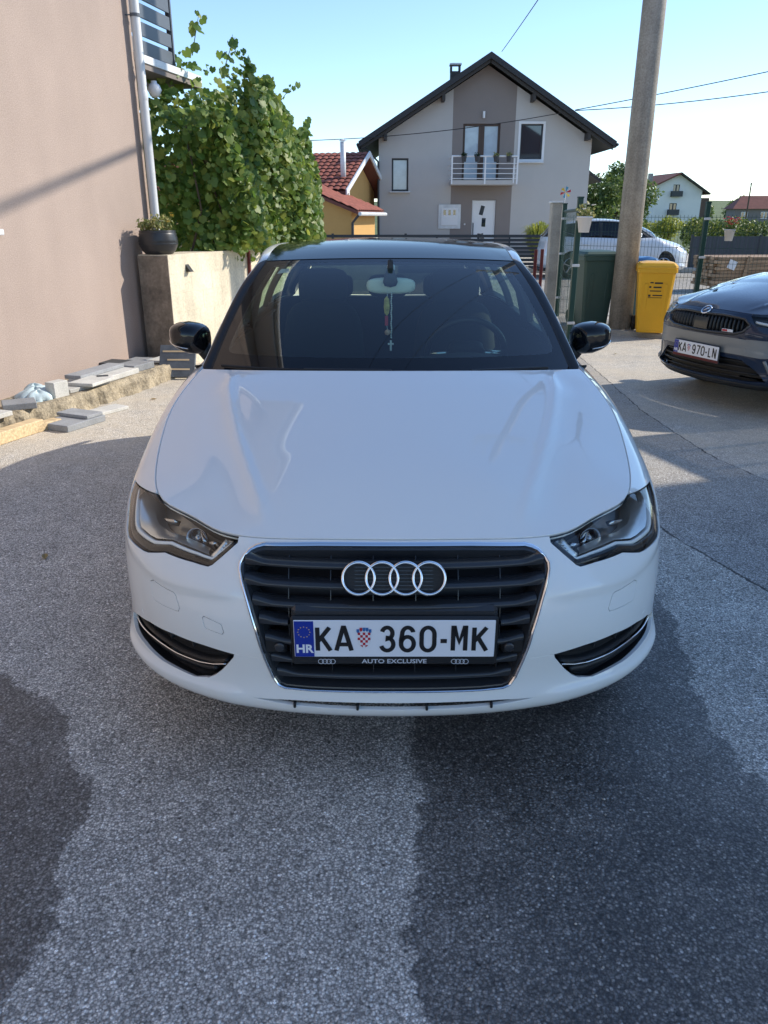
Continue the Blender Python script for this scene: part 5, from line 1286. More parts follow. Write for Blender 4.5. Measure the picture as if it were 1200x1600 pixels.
for a in (-.18, .18):
    for b_ in (-.18, .18): MB().box((a, b_, .47), (.07, .07, .26)).obj('cap_post', 'roof_soffit', ch)

# ------------------------------------------------------------------ orange house behind the vine
oh = thing('orange_house', 'orange rendered house with red tiled roof and steel flue', 'house', (-3.05, 27.2, 0), R(-14))
AX = 2.05
MB().box((-4.5+AX, .02+1.5, .86), (9, 3.0, 1.72)).obj('annex_wall', 'render_orange', oh)
def roofsheet(name, o, ex, ey, nu, nv, tw, tl, mt, parent):
    """rows of pan tiles as one sheet of curved strips"""
    o, ex, ey = (np.array(q, float) for q in (o, ex, ey)); exn = ex/np.linalg.norm(ex); eyn = ey/np.linalg.norm(ey); nn = np.cross(exn, eyn); V = []; F = []
    cs = 5
    for j in range(nv):
        for i in range(nu):
            b = len(V)
            for r in (0, 1):
                for k in range(cs):
                    u = (i+k/(cs-1))*tw; z = .035*math.sin(math.pi*k/(cs-1)) ; V.append(o+exn*u+eyn*((j+r)*tl+(.03 if r else 0))+nn*(z+(.035 if r == 0 else .0)))
            for k in range(cs-1): F.append((b+k, b+k+1, b+cs+k+1, b+cs+k))
    return fast_mesh(name, np.array(V), np.array(F), mt, parent, kind='stuff')
# annex: single pitch falling to the right
ex_ = np.array([4.0, 0, -1.55]); 
MB().prism([(-4.2, 3.42), (.30, 1.70), (.30, 1.60), (-4.2, 3.30)][::-1], lambda p: (p[0]+AX, -.25, p[1]), lambda p: (p[0]+AX, 3.2, p[1])).obj('annex_roof', 'roof_red_dark', oh)
MB().prism([(-4.2, 1.7), (-.001, 1.7), (-4.2, 3.25)], lambda p: (p[0]+AX, .021, p[1]), lambda p: (p[0]+AX, 2.99, p[1])).obj('annex_gable', 'render_orange', oh)
roofsheet('annex_tiles', (-4.2+AX, 3.2, 3.45), (0, -1, 0), (4.5, 0, -1.72), 14, 15, .246, .32, 'roof_red', oh)
MB().box((-1.62+AX, .0, .95), (.75, .06, 1.9), b=.01).obj('annex_door', 'wood_brown', oh)
MB().tube([(.36+AX, -.25, 1.62), (.36+AX, 3.2, 1.62)], .06, 8).obj('gutter', 'zinc', oh); MB().tube([(.30+AX, -.12, 1.6), (.06+AX, -.06, 1.35), (.05+AX, -.06, 0)], .045, 8).obj('downpipe', 'anthracite', oh)
MB().box((-4.0, 5.6, 1.25), (9.4, 5.0, 2.5)).obj('main_wall', 'render_orange', oh)
MB().prism([(3.1, 2.5), (8.1, 2.5), (5.6, 3.62)], lambda p: (.699, p[0], p[1]), lambda p: (-8.69, p[0], p[1])).obj('main_gable', 'render_orange', oh)
MB().prism([(2.45, 2.36), (5.6, 3.78), (8.75, 2.36), (8.75, 2.26), (5.6, 3.66), (2.45, 2.26)], lambda p: (1.15, p[0], p[1]), lambda p: (-9, p[0], p[1])).obj('main_roof', 'roof_red_dark', oh)
roofsheet('main_tiles', (-9.0, 2.45, 2.40), (1, 0, 0), (0, 3.15, 1.42), 41, 11, .247, .314, 'roof_red', oh)
MB().prism([(2.40, 2.43), (5.6, 3.88), (5.6, 3.70), (2.40, 2.25)], lambda p: (1.21, p[0], p[1]), lambda p: (1.16, p[0], p[1])).obj('verge_board', 'white_metal', oh)
MB().prism([(8.8, 2.43), (5.6, 3.88), (5.6, 3.70), (8.8, 2.25)][::-1], lambda p: (1.21, p[0], p[1]), lambda p: (1.16, p[0], p[1])).obj('verge_board', 'white_metal', oh)
MB().tube([(.75, 3.5, 2.6), (.75, 3.5, 4.05)], .10, 12).lathe([(.14, 4.08), (.0005, 4.15)], 12, (.75, 3.5, 0)).obj('flue', 'zinc', oh, True)
MB().box((1.05, 3.0, 1.95), (.12, .12, .9)).obj('porch_post', 'white_metal', oh)

# ------------------------------------------------------------------ dark slatted street fence
fn = thing('slat_fence', 'anthracite horizontal slat fence in front of the grey house', 'fence', (0, 24.2, 0))
for x0, x1 in [(-8.0+2.16*k, -8.0+2.16*(k+1)) for k in range(6)]:
    for z in range(9): MB().box(((x0+x1)/2, 0, .10+.112*z), (x1-x0-.07, .022, .082)).obj('slat', 'anthracite', fn)
    MB().box((x1, 0, .53), (.07, .07, 1.08)).obj('post', 'anthracite', fn); MB().box(((x0+x1)/2-.15, .018, .53), (.05, .012, .98)).obj('brace', 'anthracite', fn)
gr = thing('pampas_grass', 'bright green ornamental grass clump behind the slat fence', 'grass clump', (5.35, 28.0, 0))
g = np.random.default_rng(3); n = 900; a = g.random(n)*6.28; q = .55*g.random(n)**.7; hgt = .9+.55*g.random(n)-.35*q; x0 = np.stack([.25*q*np.cos(a), .25*q*np.sin(a), np.zeros(n)], 1); x1 = np.stack([1.0*q*np.cos(a), 1.0*q*np.sin(a), hgt], 1); x2 = np.stack([1.55*q*np.cos(a), 1.55*q*np.sin(a), hgt*(1.02-.25*q)], 1); w = np.stack([-np.sin(a), np.cos(a), 0*a], 1)*.012
V = np.stack([x0-w, x0+w, x1+w, x1-w, x2], 1).reshape(-1, 3); k5 = np.arange(n)*5; F = np.concatenate([np.stack([k5, k5+1, k5+2, k5+3], 1), np.stack([k5+3, k5+2, k5+4, k5+4], 1)])
o = mob('blades', V, [tuple(f) if f[2] != f[3] else tuple(f[:3]) for f in F], 'leaf_lime', gr, kind='stuff')

# ------------------------------------------------------------------ utility pole, cables
up = thing('utility_pole', 'tall round concrete utility pole between the rubbish bins', 'pole', (3.32, 11.04, 0))
MB().tube([(0, 0, 0), (0, 0, 3), (0, 0, 6), (0, 0, 9.2)], [.158, .147, .134, .118], 28).obj('shaft', 'pole_concrete', up, True)
MB().box((0, -.02, 8.75), (1.5, .09, .09)).obj('crossarm', 'zinc', up)
for x in (-.68, -.35, .35, .68): MB().lathe([(.03, 8.79), (.055, 8.84), (.035, 8.90), (.05, 8.95), (.0005, 8.99)], 10, (x, -.02, 0)).obj('insulator', 'white_plastic', up)
def cable(label, a, b, sag, r, grp=None, name='cable'):
    a, b = Vector(a), Vector(b); P = [a.lerp(b, t)-Vector((0, 0, sag*4*t*(1-t))) for t in [k/24 for k in range(25)]]
    o = MB().tube(P, r, 6).obj(name, 'cable_black', None, True); return tag(o, label, 'cable', grp)
cable('thin wire running from the gable ridge to the concrete pole', (4.45, 33.3, 7.36), (3.30, 11.0, 6.0), .05, .012)
cable('upper of two wires leaving the gable house past the concrete pole', (7.45, 33.55, 5.42), (26, 22.4, 8.6), .25, .016)
cable('lower of two wires leaving the gable house past the concrete pole', (7.45, 33.55, 5.40), (26, 22.4, 8.0), .75, .016)
cable('wire sagging across the front of the gable house', (7.40, 33.5, 5.40), (-6.5, 32.5, 4.25), .35, .014)
# this cable throws the soft diagonal shadow across the beige wall
_s = np.array(tuple(sd)); _p1, _p2 = np.array([-3.02, 6.5, 1.587]), np.array([-2.573, 8.5, 2.12]); _q1 = _p1+_s*(9.5/_s[0]); _d = _q1[:2]-np.array([3.32, 11.04])
_m = np.linalg.solve(np.array([[_d[0], -_s[0]], [_d[1], -_s[1]]]), _p2[:2]-np.array([3.32, 11.04])); _q2 = _p2+_s*_m[1]; _v = (_q1-_q2); _a = _q2-_v*(_m[0]/(1-_m[0])); _b = _q1+_v*.6
cable('thick bundled cable above the yard at the concrete pole', tuple(_a), tuple(_b), .0, .034)
for k, (x, z) in enumerate(((-.68, 8.98), (.68, 8.98))): cable(('overhead line from the crossarm end nearer the beige house', 'overhead line from the crossarm end nearer the dark car')[k], (3.32+x, 11.02, z), (-9+x, -16, 9.2), .6, .008, 'overhead lines from the crossarm')

# ------------------------------------------------------------------ rubbish bins
def bin_(label, loc, rz, mt, w=.46, d=.52, h=.86, print_=False):
    t = thing('wheelie_bin', label, 'bin', loc, R(rz)); V = []; 
    def ring(s, z, k=.03):
        a, b = w/2*s, d/2*s; return [(-a+k, -b, z), (a-k, -b, z), (a, -b+k, z), (a, b-k, z), (a-k, b, z), (-a+k, b, z), (-a, b-k, z), (-a, -b+k, z)]
    m = MB(); zs = [(.74, .02), (.76, .05), (.97, h-.10), (.985, h-.04)]; V = sum([ring(s, z) for s, z in zs], []); F = [tuple(range(8))[::-1]]
    for i in range(3):
        for k in range(8): F.append((i*8+k, i*8+(k+1) % 8, (i+1)*8+(k+1) % 8, (i+1)*8+k))
    m.add(V, F); m.obj('body', mt, t)
    m = MB(); V = sum([ring(s, z, .02) for s, z in ((1.00, h-.085), (1.05, h-.08), (1.05, h-.035), (1.0, h-.03))], []); F = [(i*8+k, i*8+(k+1) % 8, (i+1)*8+(k+1) % 8, (i+1)*8+k) for i in range(3) for k in range(8)]; m.add(V, F).obj('rim', mt, t)
    m = MB(); V = sum([ring(s, z, .03) for s, z in ((1.04, h-.034), (1.06, h-.02), (1.04, h+.005), (.92, h+.035), (.60, h+.05))], []); F = [(i*8+k, i*8+(k+1) % 8, (i+1)*8+(k+1) % 8, (i+1)*8+k) for i in range(4) for k in range(8)]+[tuple(32+k for k in range(8))]; m.add(V, F).obj('lid', mt, t)
    MB().tube([(-w*.42, d*.5, h-.02), (-w*.42, d*.62, h-.02), (w*.42, d*.62, h-.02), (w*.42, d*.5, h-.02)], .014, 8).obj('handle', mt, t)
    for s in (-1, 1): MB().lathe([(.04, -.025), (.095, -.025), (.1, -.015), (.1, .015), (.095, .025), (.04, .025)], 18, (s*w*.43, d*.42, .10), 'X').obj('wheel', 'rubber', t)
    for x in (-.12, .12): MB().box((x, -d*.435+.003, h*.45), (.05, .012, h*.60), Matrix.Rotation(R(5.5), 3, 'X'), .004).obj('front_rib', mt, t)
    if print_:
        for (x, z, ww, hh) in ((-.055, .665, .04, .016), (.03, .66, .10, .020), (-.07, .61, .025, .022), (.02, .607, .10, .018), (.0, .56, .14, .012), (-.07, .50, .03, .026), (.03, .505, .12, .014), (.0, .475, .17, .007)):
            yy = -d/2*(.76+.21*(z-.05)/(h-.15))-.002; MB().box((x, yy, z), (ww, .002, hh)).obj('printed_mark', 'plate_black', t)
    return t
bin_('dark green wheelie bin between the mesh gate post and the concrete pole', (2.98, 11.42, .06), 8, 'bin_green', .50, .55, .98)
bin_('bright yellow wheelie bin with printed marks on its front', (3.60, 10.62, .06), -14, 'bin_yellow', .47, .52, .87, True)
bin_('blue wheelie bin half hidden behind the yellow bin', (3.55, 11.22, .06), -10, 'bin_blue', .45, .50, .90)
m = MB().prism([(2.1, 11.55), (2.85, 11.06), (3.75, 10.42), (5.6, 9.3), (6.3, 10.0), (3.2, 12.3), (2.4, 12.6)], lambda p: (p[0], p[1], .06), lambda p: (p[0], p[1], -.05)); o = m.obj('kerb', 'concrete'); o['kind'] = 'structure'

# ------------------------------------------------------------------ green mesh fence
def mesh_panel(parent, a, b, z0, z1, du=.05, dv=.2, r=.0022):
    a, b = Vector(a), Vector(b); L = (b-a).length; d = (b-a)/L; s = Vector((-d.y, d.x, 0)); V = []; F = []
    def bar(p, q, r):
        t = (q-p).normalized(); x = s*r; y = t.cross(s)*r; k = len(V)
        for c in (p, q): V.extend([c+x, c+y, c-x, c-y])
        for i in range(4): F.append((k+i, k+(i+1) % 4, k+4+(i+1) % 4, k+4+i))
    n = int(L/du)
    for i in range(n+1): p = a+d*(i*du); bar(Vector((p.x, p.y, z0)), Vector((p.x, p.y, z1)), r)
    z = z0+.02
    while z < z1: bar(Vector((a.x, a.y, z))+s*.005, Vector((b.x, b.y, z))+s*.005, r*1.2); z += dv
    return mob('wire_mesh', V, F, 'green_steel', parent, kind='stuff')
def fpost(parent, x, y, h):
    MB().box((x, y, h/2), (.06, .06, h), b=.004).obj('post', 'green_steel', parent); MB().box((x, y, h+.008), (.066, .066, .016)).obj('post_cap', 'green_steel', parent)
    for z in (.35, 1.0, 1.5): MB().box((x, y-.035, z), (.085, .02, .03), b=.003).obj('clamp', 'zinc', parent)
wf = thing('mesh_fence', 'green welded mesh fence behind the bins and the dark blue car', 'fence', (0, 0, 0))
for p in ((4.42, 11.27, 1.70), (6.1, 10.17, 1.70), (7.8, 9.05, 1.7)): fpost(wf, *p)
mesh_panel(wf, (2.76, 12.38, 0), (4.40, 11.29, 0), .10, 1.55); mesh_panel(wf, (4.44, 11.25, 0), (6.08, 10.19, 0), .10, 1.55); mesh_panel(wf, (6.12, 10.15, 0), (7.78, 9.07, 0), .10, 1.55)
gt = thing('mesh_gate', 'open green mesh gate panel with white flower pot on its post', 'gate', (0, 0, 0))
fpost(gt, 2.21, 9.32, 1.72); fpost(gt, 2.72, 12.42, 1.70); mesh_panel(gt, (2.22, 9.38, 0), (2.71, 12.36, 0), .10, 1.58, du=.10, r=.0016)
MB().tube([(2.22, 9.40, 1.60), (2.71, 12.36, 1.60)], .02, 6).obj('top_rail', 'green_steel', gt)
cp_ = thing('gate_column', 'pale concrete gate column behind the mesh gate', 'column', (2.66, 12.75, 0)); MB().box((0, 0, .86), (.16, .2, 1.72), b=.01).obj('shaft', 'concrete', cp_); MB().box((0, 0, 1.735), (.2, .24, .03), b=.006).obj('cap', 'zinc', cp_)
for k, (x, y) in enumerate(((2.42, 12.9), (2.55, 13.05))):
    o = MB().box((x, y, .52), (.05, .03, 1.04), b=.005).obj('marker_stake', 'rust_red'); tag(o, ('dark red wooden stake standing away from the pale gate column', 'dark red wooden stake right against the pale gate column')[k], 'stake', 'dark red stakes')
def hang_pot(name, label, loc, mt, flower, r=.085, hh=.17):
    t = thing(name, label, 'flower pot', loc); MB().lathe([(.0005, 0), (r*.68, 0), (r, hh), (r*1.06, hh), (r*1.06, hh-.02), (r*.95, hh-.015), (.0005, hh-.03)], 18).obj('pot', mt, t, True)
    leaf_cloud('foliage', [(0, 0, hh+.06, .09, .09, .07), (.03, -.02, hh+.02, .07, .07, .05)], 160, .022, 'leaf_pot' if flower != 'flower_red' else 'leaf_tree', t, 4, kind='stuff')
    for k in range(26 if flower == 'flower_red' else 6):
        a, q = random.random()*6.28, .12*random.random()**.5; x, y, z = q*math.cos(a), q*math.sin(a)-.02, hh+.03+.12*random.random(); m = MB()
        for j in range(5): b_ = j*1.257; m.add([(x, y, z), (x+.02*math.cos(b_-.45), y+.02*math.sin(b_-.45), z+.012), (x+.028*math.cos(b_), y+.028*math.sin(b_), z+.004), (x+.02*math.cos(b_+.45), y+.02*math.sin(b_+.45), z+.012)], [(0, 1, 2, 3)])
        m.obj('flower', flower, t)
    MB().tube([(0, r, hh), (0, r+.05, hh+.05), (0, r+.06, hh-.03)], .004, 5).obj('hook', 'steel_grey', t)
hang_pot('hanging_pot', 'white plastic flower pot hung on the mesh gate post', (2.24, 9.17, 1.36), 'white_plastic', 'flower_red' if False else 'flower_white')
hang_pot('hanging_pot', 'grey pot of red flowers hung on the mesh fence', (4.66, 11.02, 1.22), 'zinc', 'flower_red', .07, .15)
pw = thing('pinwheel', 'small colourful pinwheel fixed on the gate post top', 'pinwheel', (2.70, 12.38, 1.715))
MB().tube([(0, 0, 0), (0, 0, .16)], .006, 5).obj('stick', 'zinc', pw)
for k in range(6):
    a = k*1.047; c = (0, -.02, .15); MB().add([c, (.075*math.cos(a), -.03, .15+.075*math.sin(a)), (.085*math.cos(a+.5), -.015, .15+.085*math.sin(a+.5))], [(0, 1, 2), (2, 1, 0)] if False else [(0, 1, 2)]).obj('blade', ('pinwheel_red', 'pinwheel_blue', 'star_yellow')[k % 3], pw)

# ------------------------------------------------------------------ timber stack, screen fence and hedge across the street
ls = thing('timber_stack', 'stack of weathered boards on bearers across the street', 'timber', (7.05, 17.0, 0), R(6))
for x in (.5, 2.3): MB().box((x, .5, .06), (.12, 1.1, .12)).obj('bearer', 'wood_old', ls)
bd = None
for r in range(9):
    for k in range(6):
        if bd is None: o = MB().box((0, 0, 0), (3.4, .165, .062), b=.004).obj('board', 'wood_old', ls); bd = o.data
        else: o = bpy.data.objects.new('board', bd); link(o, ls)
        o.location = (1.7+random.uniform(-.06, .06), .08+.172*k+random.uniform(-.004, .004), .155+.0685*r); o.rotation_euler = (0, 0, R(random.uniform(-.5, .5)))
MB().box((.62, -.02, .42), (.09, .03, .66), Matrix.Rotation(R(10), 3, 'Y'), .003).obj('batten', 'wood_old', ls); MB().box((.30, -.025, .58), (.18, .008, .18), Matrix.Rotation(R(20), 3, 'Y')).obj('paper_tag', 'white_plastic', ls)
sf_ = thing('screen_fence', 'dark grey privacy screen fence across the street', 'fence', (9.0, 23.8, 0))
for k in range(6):
    MB().box((.02+2.0*k+1, 0, .52), (1.98, .03, .96)).obj('screen_panel', 'privacy_grey', sf_); MB().box((2.0*k, 0, .52), (.06, .06, 1.06)).obj('post', 'anthracite', sf_)
o = MB().box((9, 23.6, .07), (30, .3, .14), b=.02).obj('street_kerb', 'concrete'); o['kind'] = 'structure'
hg = thing('clipped_hedge', 'long clipped green hedge behind the grey screen fence', 'hedge', (9.0, 24.6, 0))
g = np.random.default_rng(9); n = 16000; c = np.stack([g.random(n)*14, g.random(n)*.7-.35, .3+1.12*g.random(n)**.6], 1); c[:, 2] += .05*np.sin(c[:, 0]*5)+.04*g.normal(size=n); f = g.random(n) < .5; c[f, 1] = -.35+.06*g.normal(size=f.sum())
nr_ = g.normal(size=(n, 3))+[0, -.6, .5]; nr_ /= np.linalg.norm(nr_, axis=1)[:, None]; t_ = np.cross(nr_, g.normal(size=(n, 3))); t_ /= np.linalg.norm(t_, axis=1)[:, None]; b_ = np.cross(nr_, t_); s_ = .045
V = np.stack([c-t_*s_, c+b_*s_*.6, c+t_*s_, c-b_*s_*.6], 1).reshape(-1, 3); fast_mesh('foliage', V, np.arange(4*n).reshape(n, 4), 'leaf_hedge', hg, kind='stuff')

tree('broadleaf_tree', 'broad green tree rising behind the silver car and the pole', (12.3, 44, 0), 4.4, rblobs(1, 16, 0, 2.6, 1.75, 1.2, .75), 9000, .085, 'leaf_tree', .16, 1)
tree('small_tree', 'smaller green tree beside the grey gable house corner', (10.6, 42, 0), 3.8, rblobs(2, 11, 0, 2.2, 1.2, 1.2, .7), 5000, .085, 'leaf_tree', .12, 2)
tree('yellow_bush', 'low yellow green bush in front of the far white house', (17.4, 50, 0), 1.6, rblobs(3, 9, 0, .9, 1.4, .35, .45), 3000, .08, 'leaf_lime', .07, 3)
tree('dark_tree', 'dark green tree at the edge beside the red roofed house', (36.5, 68, 0), 6.5, rblobs(4, 12, 0, 3.3, 1.9, 2.2, 1.1), 5000, .14, 'leaf_dark', .2, 4)
for k, (x, y, s, lb) in enumerate(((62, 190, 2.6, 'distant tree standing just past the white house'), (70, 200, 3.4, 'round distant tree between the white house and the slim pole'), (76, 200, 4.6, 'tallest distant tree above the red roof'), (60, 185, 2.4, 'low distant tree touching the white house eaves'), (90, 210, 4.4, 'distant tree behind the far end of the red roof'), (66, 175, 2.2, 'small distant tree in front of the slope by the slim pole'))):
    tree('far_tree', lb, (x, y, 0), s*1.5, rblobs(10+k, 9, 0, s*.8, s*.75, s*.45, s*.36), 1500, .35, 'leaf_tree', .3, 10+k, 'distant trees on the slope')
for k, (x, y, s, lb) in enumerate(((21, 52, .9, 'rounded shrub below the white house balconies'), (24.5, 55, .9, 'rounded shrub below the white house side bay'), (28, 56, .9, 'rounded shrub in front of the red roofed house'), (15.4, 40, 1.0, 'small round shrub beside the broad green tree'))):
    tree('garden_shrub', lb, (x, y, 0), s*1.3, rblobs(30+k, 7, 0, s*.75, s*.75, s*.4, s*.4), 1300, .11, ('leaf_tree', 'leaf_hedge')[k % 2], .06, 30+k, 'garden shrubs beyond the hedge')
# hill
hx, hy = np.meshgrid(np.linspace(-500, 700, 60), np.linspace(230, 900, 20), indexing='ij'); hz = 20*np.clip((hy-230)/500, 0, 1)*(.5+.5*np.exp(-((hx-160)/220)**2))+1.5*np.sin(hx*.02)
i = (np.arange(59)[:, None]*20+np.arange(19)[None]).ravel(); o = fast_mesh('hill', np.stack([hx.ravel(), hy.ravel(), hz.ravel()-1], 1), np.stack([i, i+20, i+21, i+1], 1), 'grass_far', smooth=True); o['kind'] = 'structure'

# ------------------------------------------------------------------ far houses
fh = thing('white_house', 'distant white two-storey house with dark gable roof and small balconies', 'house', (53.2, 150, 0), R(6))
hw = 4.4
PL2 = plane((0, 0, 0), (1, 0, 0), (0, 0, 1))
panel('wall', PL2, [(-hw, 0), (hw, 0), (hw, 6.1), (-.3, 8.7), (-hw, 6.9)], [rect(-1.15, .05, 5.0, 7.0), rect(-1.5, -.1, 1.9, 3.9)], 1., 'render_white', fh, depth=.2)
MB().box((0, 5, 3.05), (2*hw-.02, 9.6, 6.08)).obj('rear_wall', 'render_white', fh)
for z, x in ((5.0, -.55), (1.9, -.8)):
    window(fh, x-.6+(.0), x+.6+(.1 if z < 3 else 0), z, z+2.0, .05, 'anthracite', 'window_glass', .09, True); MB().box((x, -.35, z+.45), (2.0, .7, .95)).obj('balcony', 'anthracite', fh)
MB().prism([(-.3, 9.0), (-5.3, 6.75), (-5.3, 6.5), (-.3, 8.72)], lambda p: (p[0], -.9, p[1]), lambda p: (p[0], 10.5, p[1])).obj('roof_slope', 'roof_red_dark', fh)
MB().prism([(-.3, 9.0), (-.3, 8.72), (5.6, 5.3), (5.6, 5.55)], lambda p: (p[0], -.9, p[1]), lambda p: (p[0], 10.5, p[1])).obj('roof_slope', 'roof_soffit', fh)
MB().box((-3.9, 4, 8.2), (.7, .7, 1.6)).obj('chimney', 'concrete', fh)
MB().box((5.3, 3, 2.4), (1.8, 5, 4.8)).obj('side_bay', 'wood_brown', fh)
rh = thing('red_roof_house', 'distant low house with red brown hipped roof', 'house', (80.5, 178, 0), R(-10))
MB().box((0, 4, 1.7), (9, 8, 3.4)).obj('wall', 'render_dark', rh); MB().add([(-5.2, -.8, 3.2), (5.2, -.8, 3.2), (5.2, 8.8, 3.2), (-5.2, 8.8, 3.2), (-2.6, 4, 5.9), (3.4, 4, 5.9)], [(0, 1, 5, 4), (1, 2, 5), (2, 3, 4, 5), (3, 0, 4), (3, 2, 1, 0)]).obj('roof', 'roof_red_dark', rh)
for x in (-2.5, 1.5): window(rh, x-.7, x+.7, 1.2, 2.6, -.06, 'white_metal', 'window_glass', .1, True, rev=.0)
fp = thing('street_pole', 'slim distant wooden pole in front of the red roofed house', 'pole', (62.5, 142, 0)); MB().tube([(0, 0, 0), (0, 0, 7.0)], [.16, .11], 8).obj('shaft', 'bark', fp); MB().box((0, 0, 6.8), (1.6, .1, .1)).obj('crossarm', 'bark', fp)

# ------------------------------------------------------------------ neighbour's house: its shade lies over the foreground
nh = thing('neighbour_house', 'tall pale neighbouring house with a smoked canopy beside the yard', 'house', (6.0, 5.50, 0), R(18))
MB().box((3.5, -2.9, 2.9), (7, 5.8, 5.8)).obj('wall', 'render_grey', nh); MB().prism([(-.5, 5.8), (7.5, 5.8), (3.5, 8.2)], lambda p: (p[0], .12, p[1]), lambda p: (p[0], -6.2, p[1])).obj('roof', 'roof_red_dark', nh)
for y in (-1.7, -4.2):
    for z in (1.1, 3.9):
        w = bpy.data.objects.new('window', None); link(w, nh); MB().box((-.02, y, z+.7), (.06, 1.3, 1.5)).obj('frame', 'white_metal', w); MB().box((-.055, y, z+.7), (.02, 1.1, 1.3)).obj('pane', 'window_glass', w)
cn = bpy.data.objects.new('canopy', None); link(cn, nh)
mat('polycarbonate', (.10, .10, .10), .4)
MB().box((1.78, .60, 2.60), (3.6, 1.24, .02)).obj('canopy_sheet', 'glass_smoke', cn)
for y in (-.0, .40, .80, 1.2): MB().box((1.78, y, 2.62), (3.64, .05, .06)).obj('batten', 'anthracite', cn)
for x in (-.02, 3.58): MB().box((x, .60, 2.605), (.06, 1.26, .07)).obj('edge_beam', 'anthracite', cn)
for x in (3.2,): MB().box((x, 1.15, 1.3), (.07, .07, 2.6)).obj('post', 'anthracite', cn)

# ------------------------------------------------------------------ dark blue estate car parked on the right
def warp_dark(p):
    p = np.array(p, float); q = p.copy(); q[:, 0] *= 1.025; q[:, 1] = np.interp(p[:, 1], [-.2, 0, .87, 1.07, 1.3, 1.87, 3.5, 4.31, 5], [-.2, 0, .90, 1.16, 1.42, 2.05, 3.60, 4.69, 5.4]); nose = np.clip((p[:, 2]-.52)/.2, 0, 1)*np.clip(1-p[:, 1]/.75, 0, 1); q[:, 1] -= .075*nose; q[:, 2] = p[:, 2]*1.03+.025*np.clip((p[:, 2]-.5)/.2, 0, 1)+.035*nose; return q
sk = thing('dark_car', 'dark blue saloon car with vertical slat grille parked by the yellow bin', 'car', (2.66, 6.57, 0), R(-69))
SG = [(0, .605), (.20, .612), (.41, .606), (.47, .560), (.42, .490), (.34, .462), (0, .452)]; SI = [(0, .285), (.43, .275), (.55, .20), (.64, .10), (.5, .085), (0, .085)]
SV = [(.64, .285), (.90, .33), (.97, .30), (.97, .20), (.93, .13), (.70, .115), (.655, .19)]
sgo, sio = sym(SG), sym(SI)
Bs, Hs, RFs, WSs = car_body(sk, warp_dark, 'paint_blue', 'paint_blue', [sgo, sio, SV, mirror(SV)], glass_name='glass_dark', fine=1.6, mirror_mat='paint_black')
sg = bpy.data.objects.new('radiator_grille', None); link(sg, sk)
panel('grille_backing', PD(Bs, .05), inset(sgo, -.005), [], .03, 'plastic_dark', sg, depth=0)
ribbon('grille_frame', Bs, sgo, .011, [(-1, -.03), (-1, .004), (0, .010), (1, .004), (1, -.03)], 'plastic_grille', sg, closed=True, h=.03)
for k in range(22):
    u = -.40+.80*k/21; lo, hi = .460+.035*max(0, abs(u)-.3)/.1, .604
    ribbon('grille_slat', PD(Bs, .008), [(u, lo), (u, hi)], .0055, [(-1, -.03), (-.6, .006), (.6, .006), (1, -.03)], 'plastic_black', sg, h=.03)
panel('sensor_panel', PD(Bs, -.004), rect(-.075, .075, .470, .565), [], .03, 'plastic_grille', sg, depth=.006)
o = panel('grille_badge', PD(Bs, -.006), rect(.235, .335, .474, .494), [], .03, 'white_plastic', sg, depth=.004); panel('badge_red', PD(Bs, -.008), rect(.24, .285, .477, .491), [], .03, 'plate_red', sg, depth=.002)
c = Bs(0, .635)[0]; nn = normals_of(Bs, np.array([0.]), np.array([.635]))[0]
eb = bpy.data.objects.new('round_emblem', None); link(eb, sk); eb.location = c+nn*.006; eb.rotation_euler = (R(-48), 0, 0)
MB().lathe([(.046, .004), (.046, -.004), (.040, -.006), (.036, -.003)], 26, (0, 0, 0), 'Y').obj('emblem_ring', 'chrome', eb, True); MB().lathe([(.040, -.001), (.0005, -.001)], 20, (0, 0, 0), 'Y').obj('emblem_disc', 'paint_blue', eb)
m = MB()
for a in (20, 35, 50): m.tube([(-.022, -.003, -.018), (.004, -.003, .004+.0006*a-.02), (.026*math.cos(R(a)), -.003, .026*math.sin(R(a))+.002)], [.003, .005, .003], 5)
m.obj('winged_arrow', 'chrome', eb)
panel('lower_intake', PD(Bs, .05), inset(sio, -.006), [], .03, 'plastic_dark', sk, depth=0)
for k in range(4): ribbon('intake_bar', PD(Bs, .02), [(-.56, .12+.045*k), (.56, .12+.045*k)], .006, [(-1, -.02), (-1, .003), (1, .003), (1, -.02)], 'plastic_black', sk, h=.06)
ribbon('front_splitter', Bs, [(-.98, .035), (.98, .035)], .022, [(-1, -.01), (-1, .012), (1, .006), (1, -.01)], 'plastic_black', sk, h=.05)
tr_ = [(-.99, .345), (-.66, .345), (-.56, .330), (.56, .330), (.66, .345), (.99, .345)]
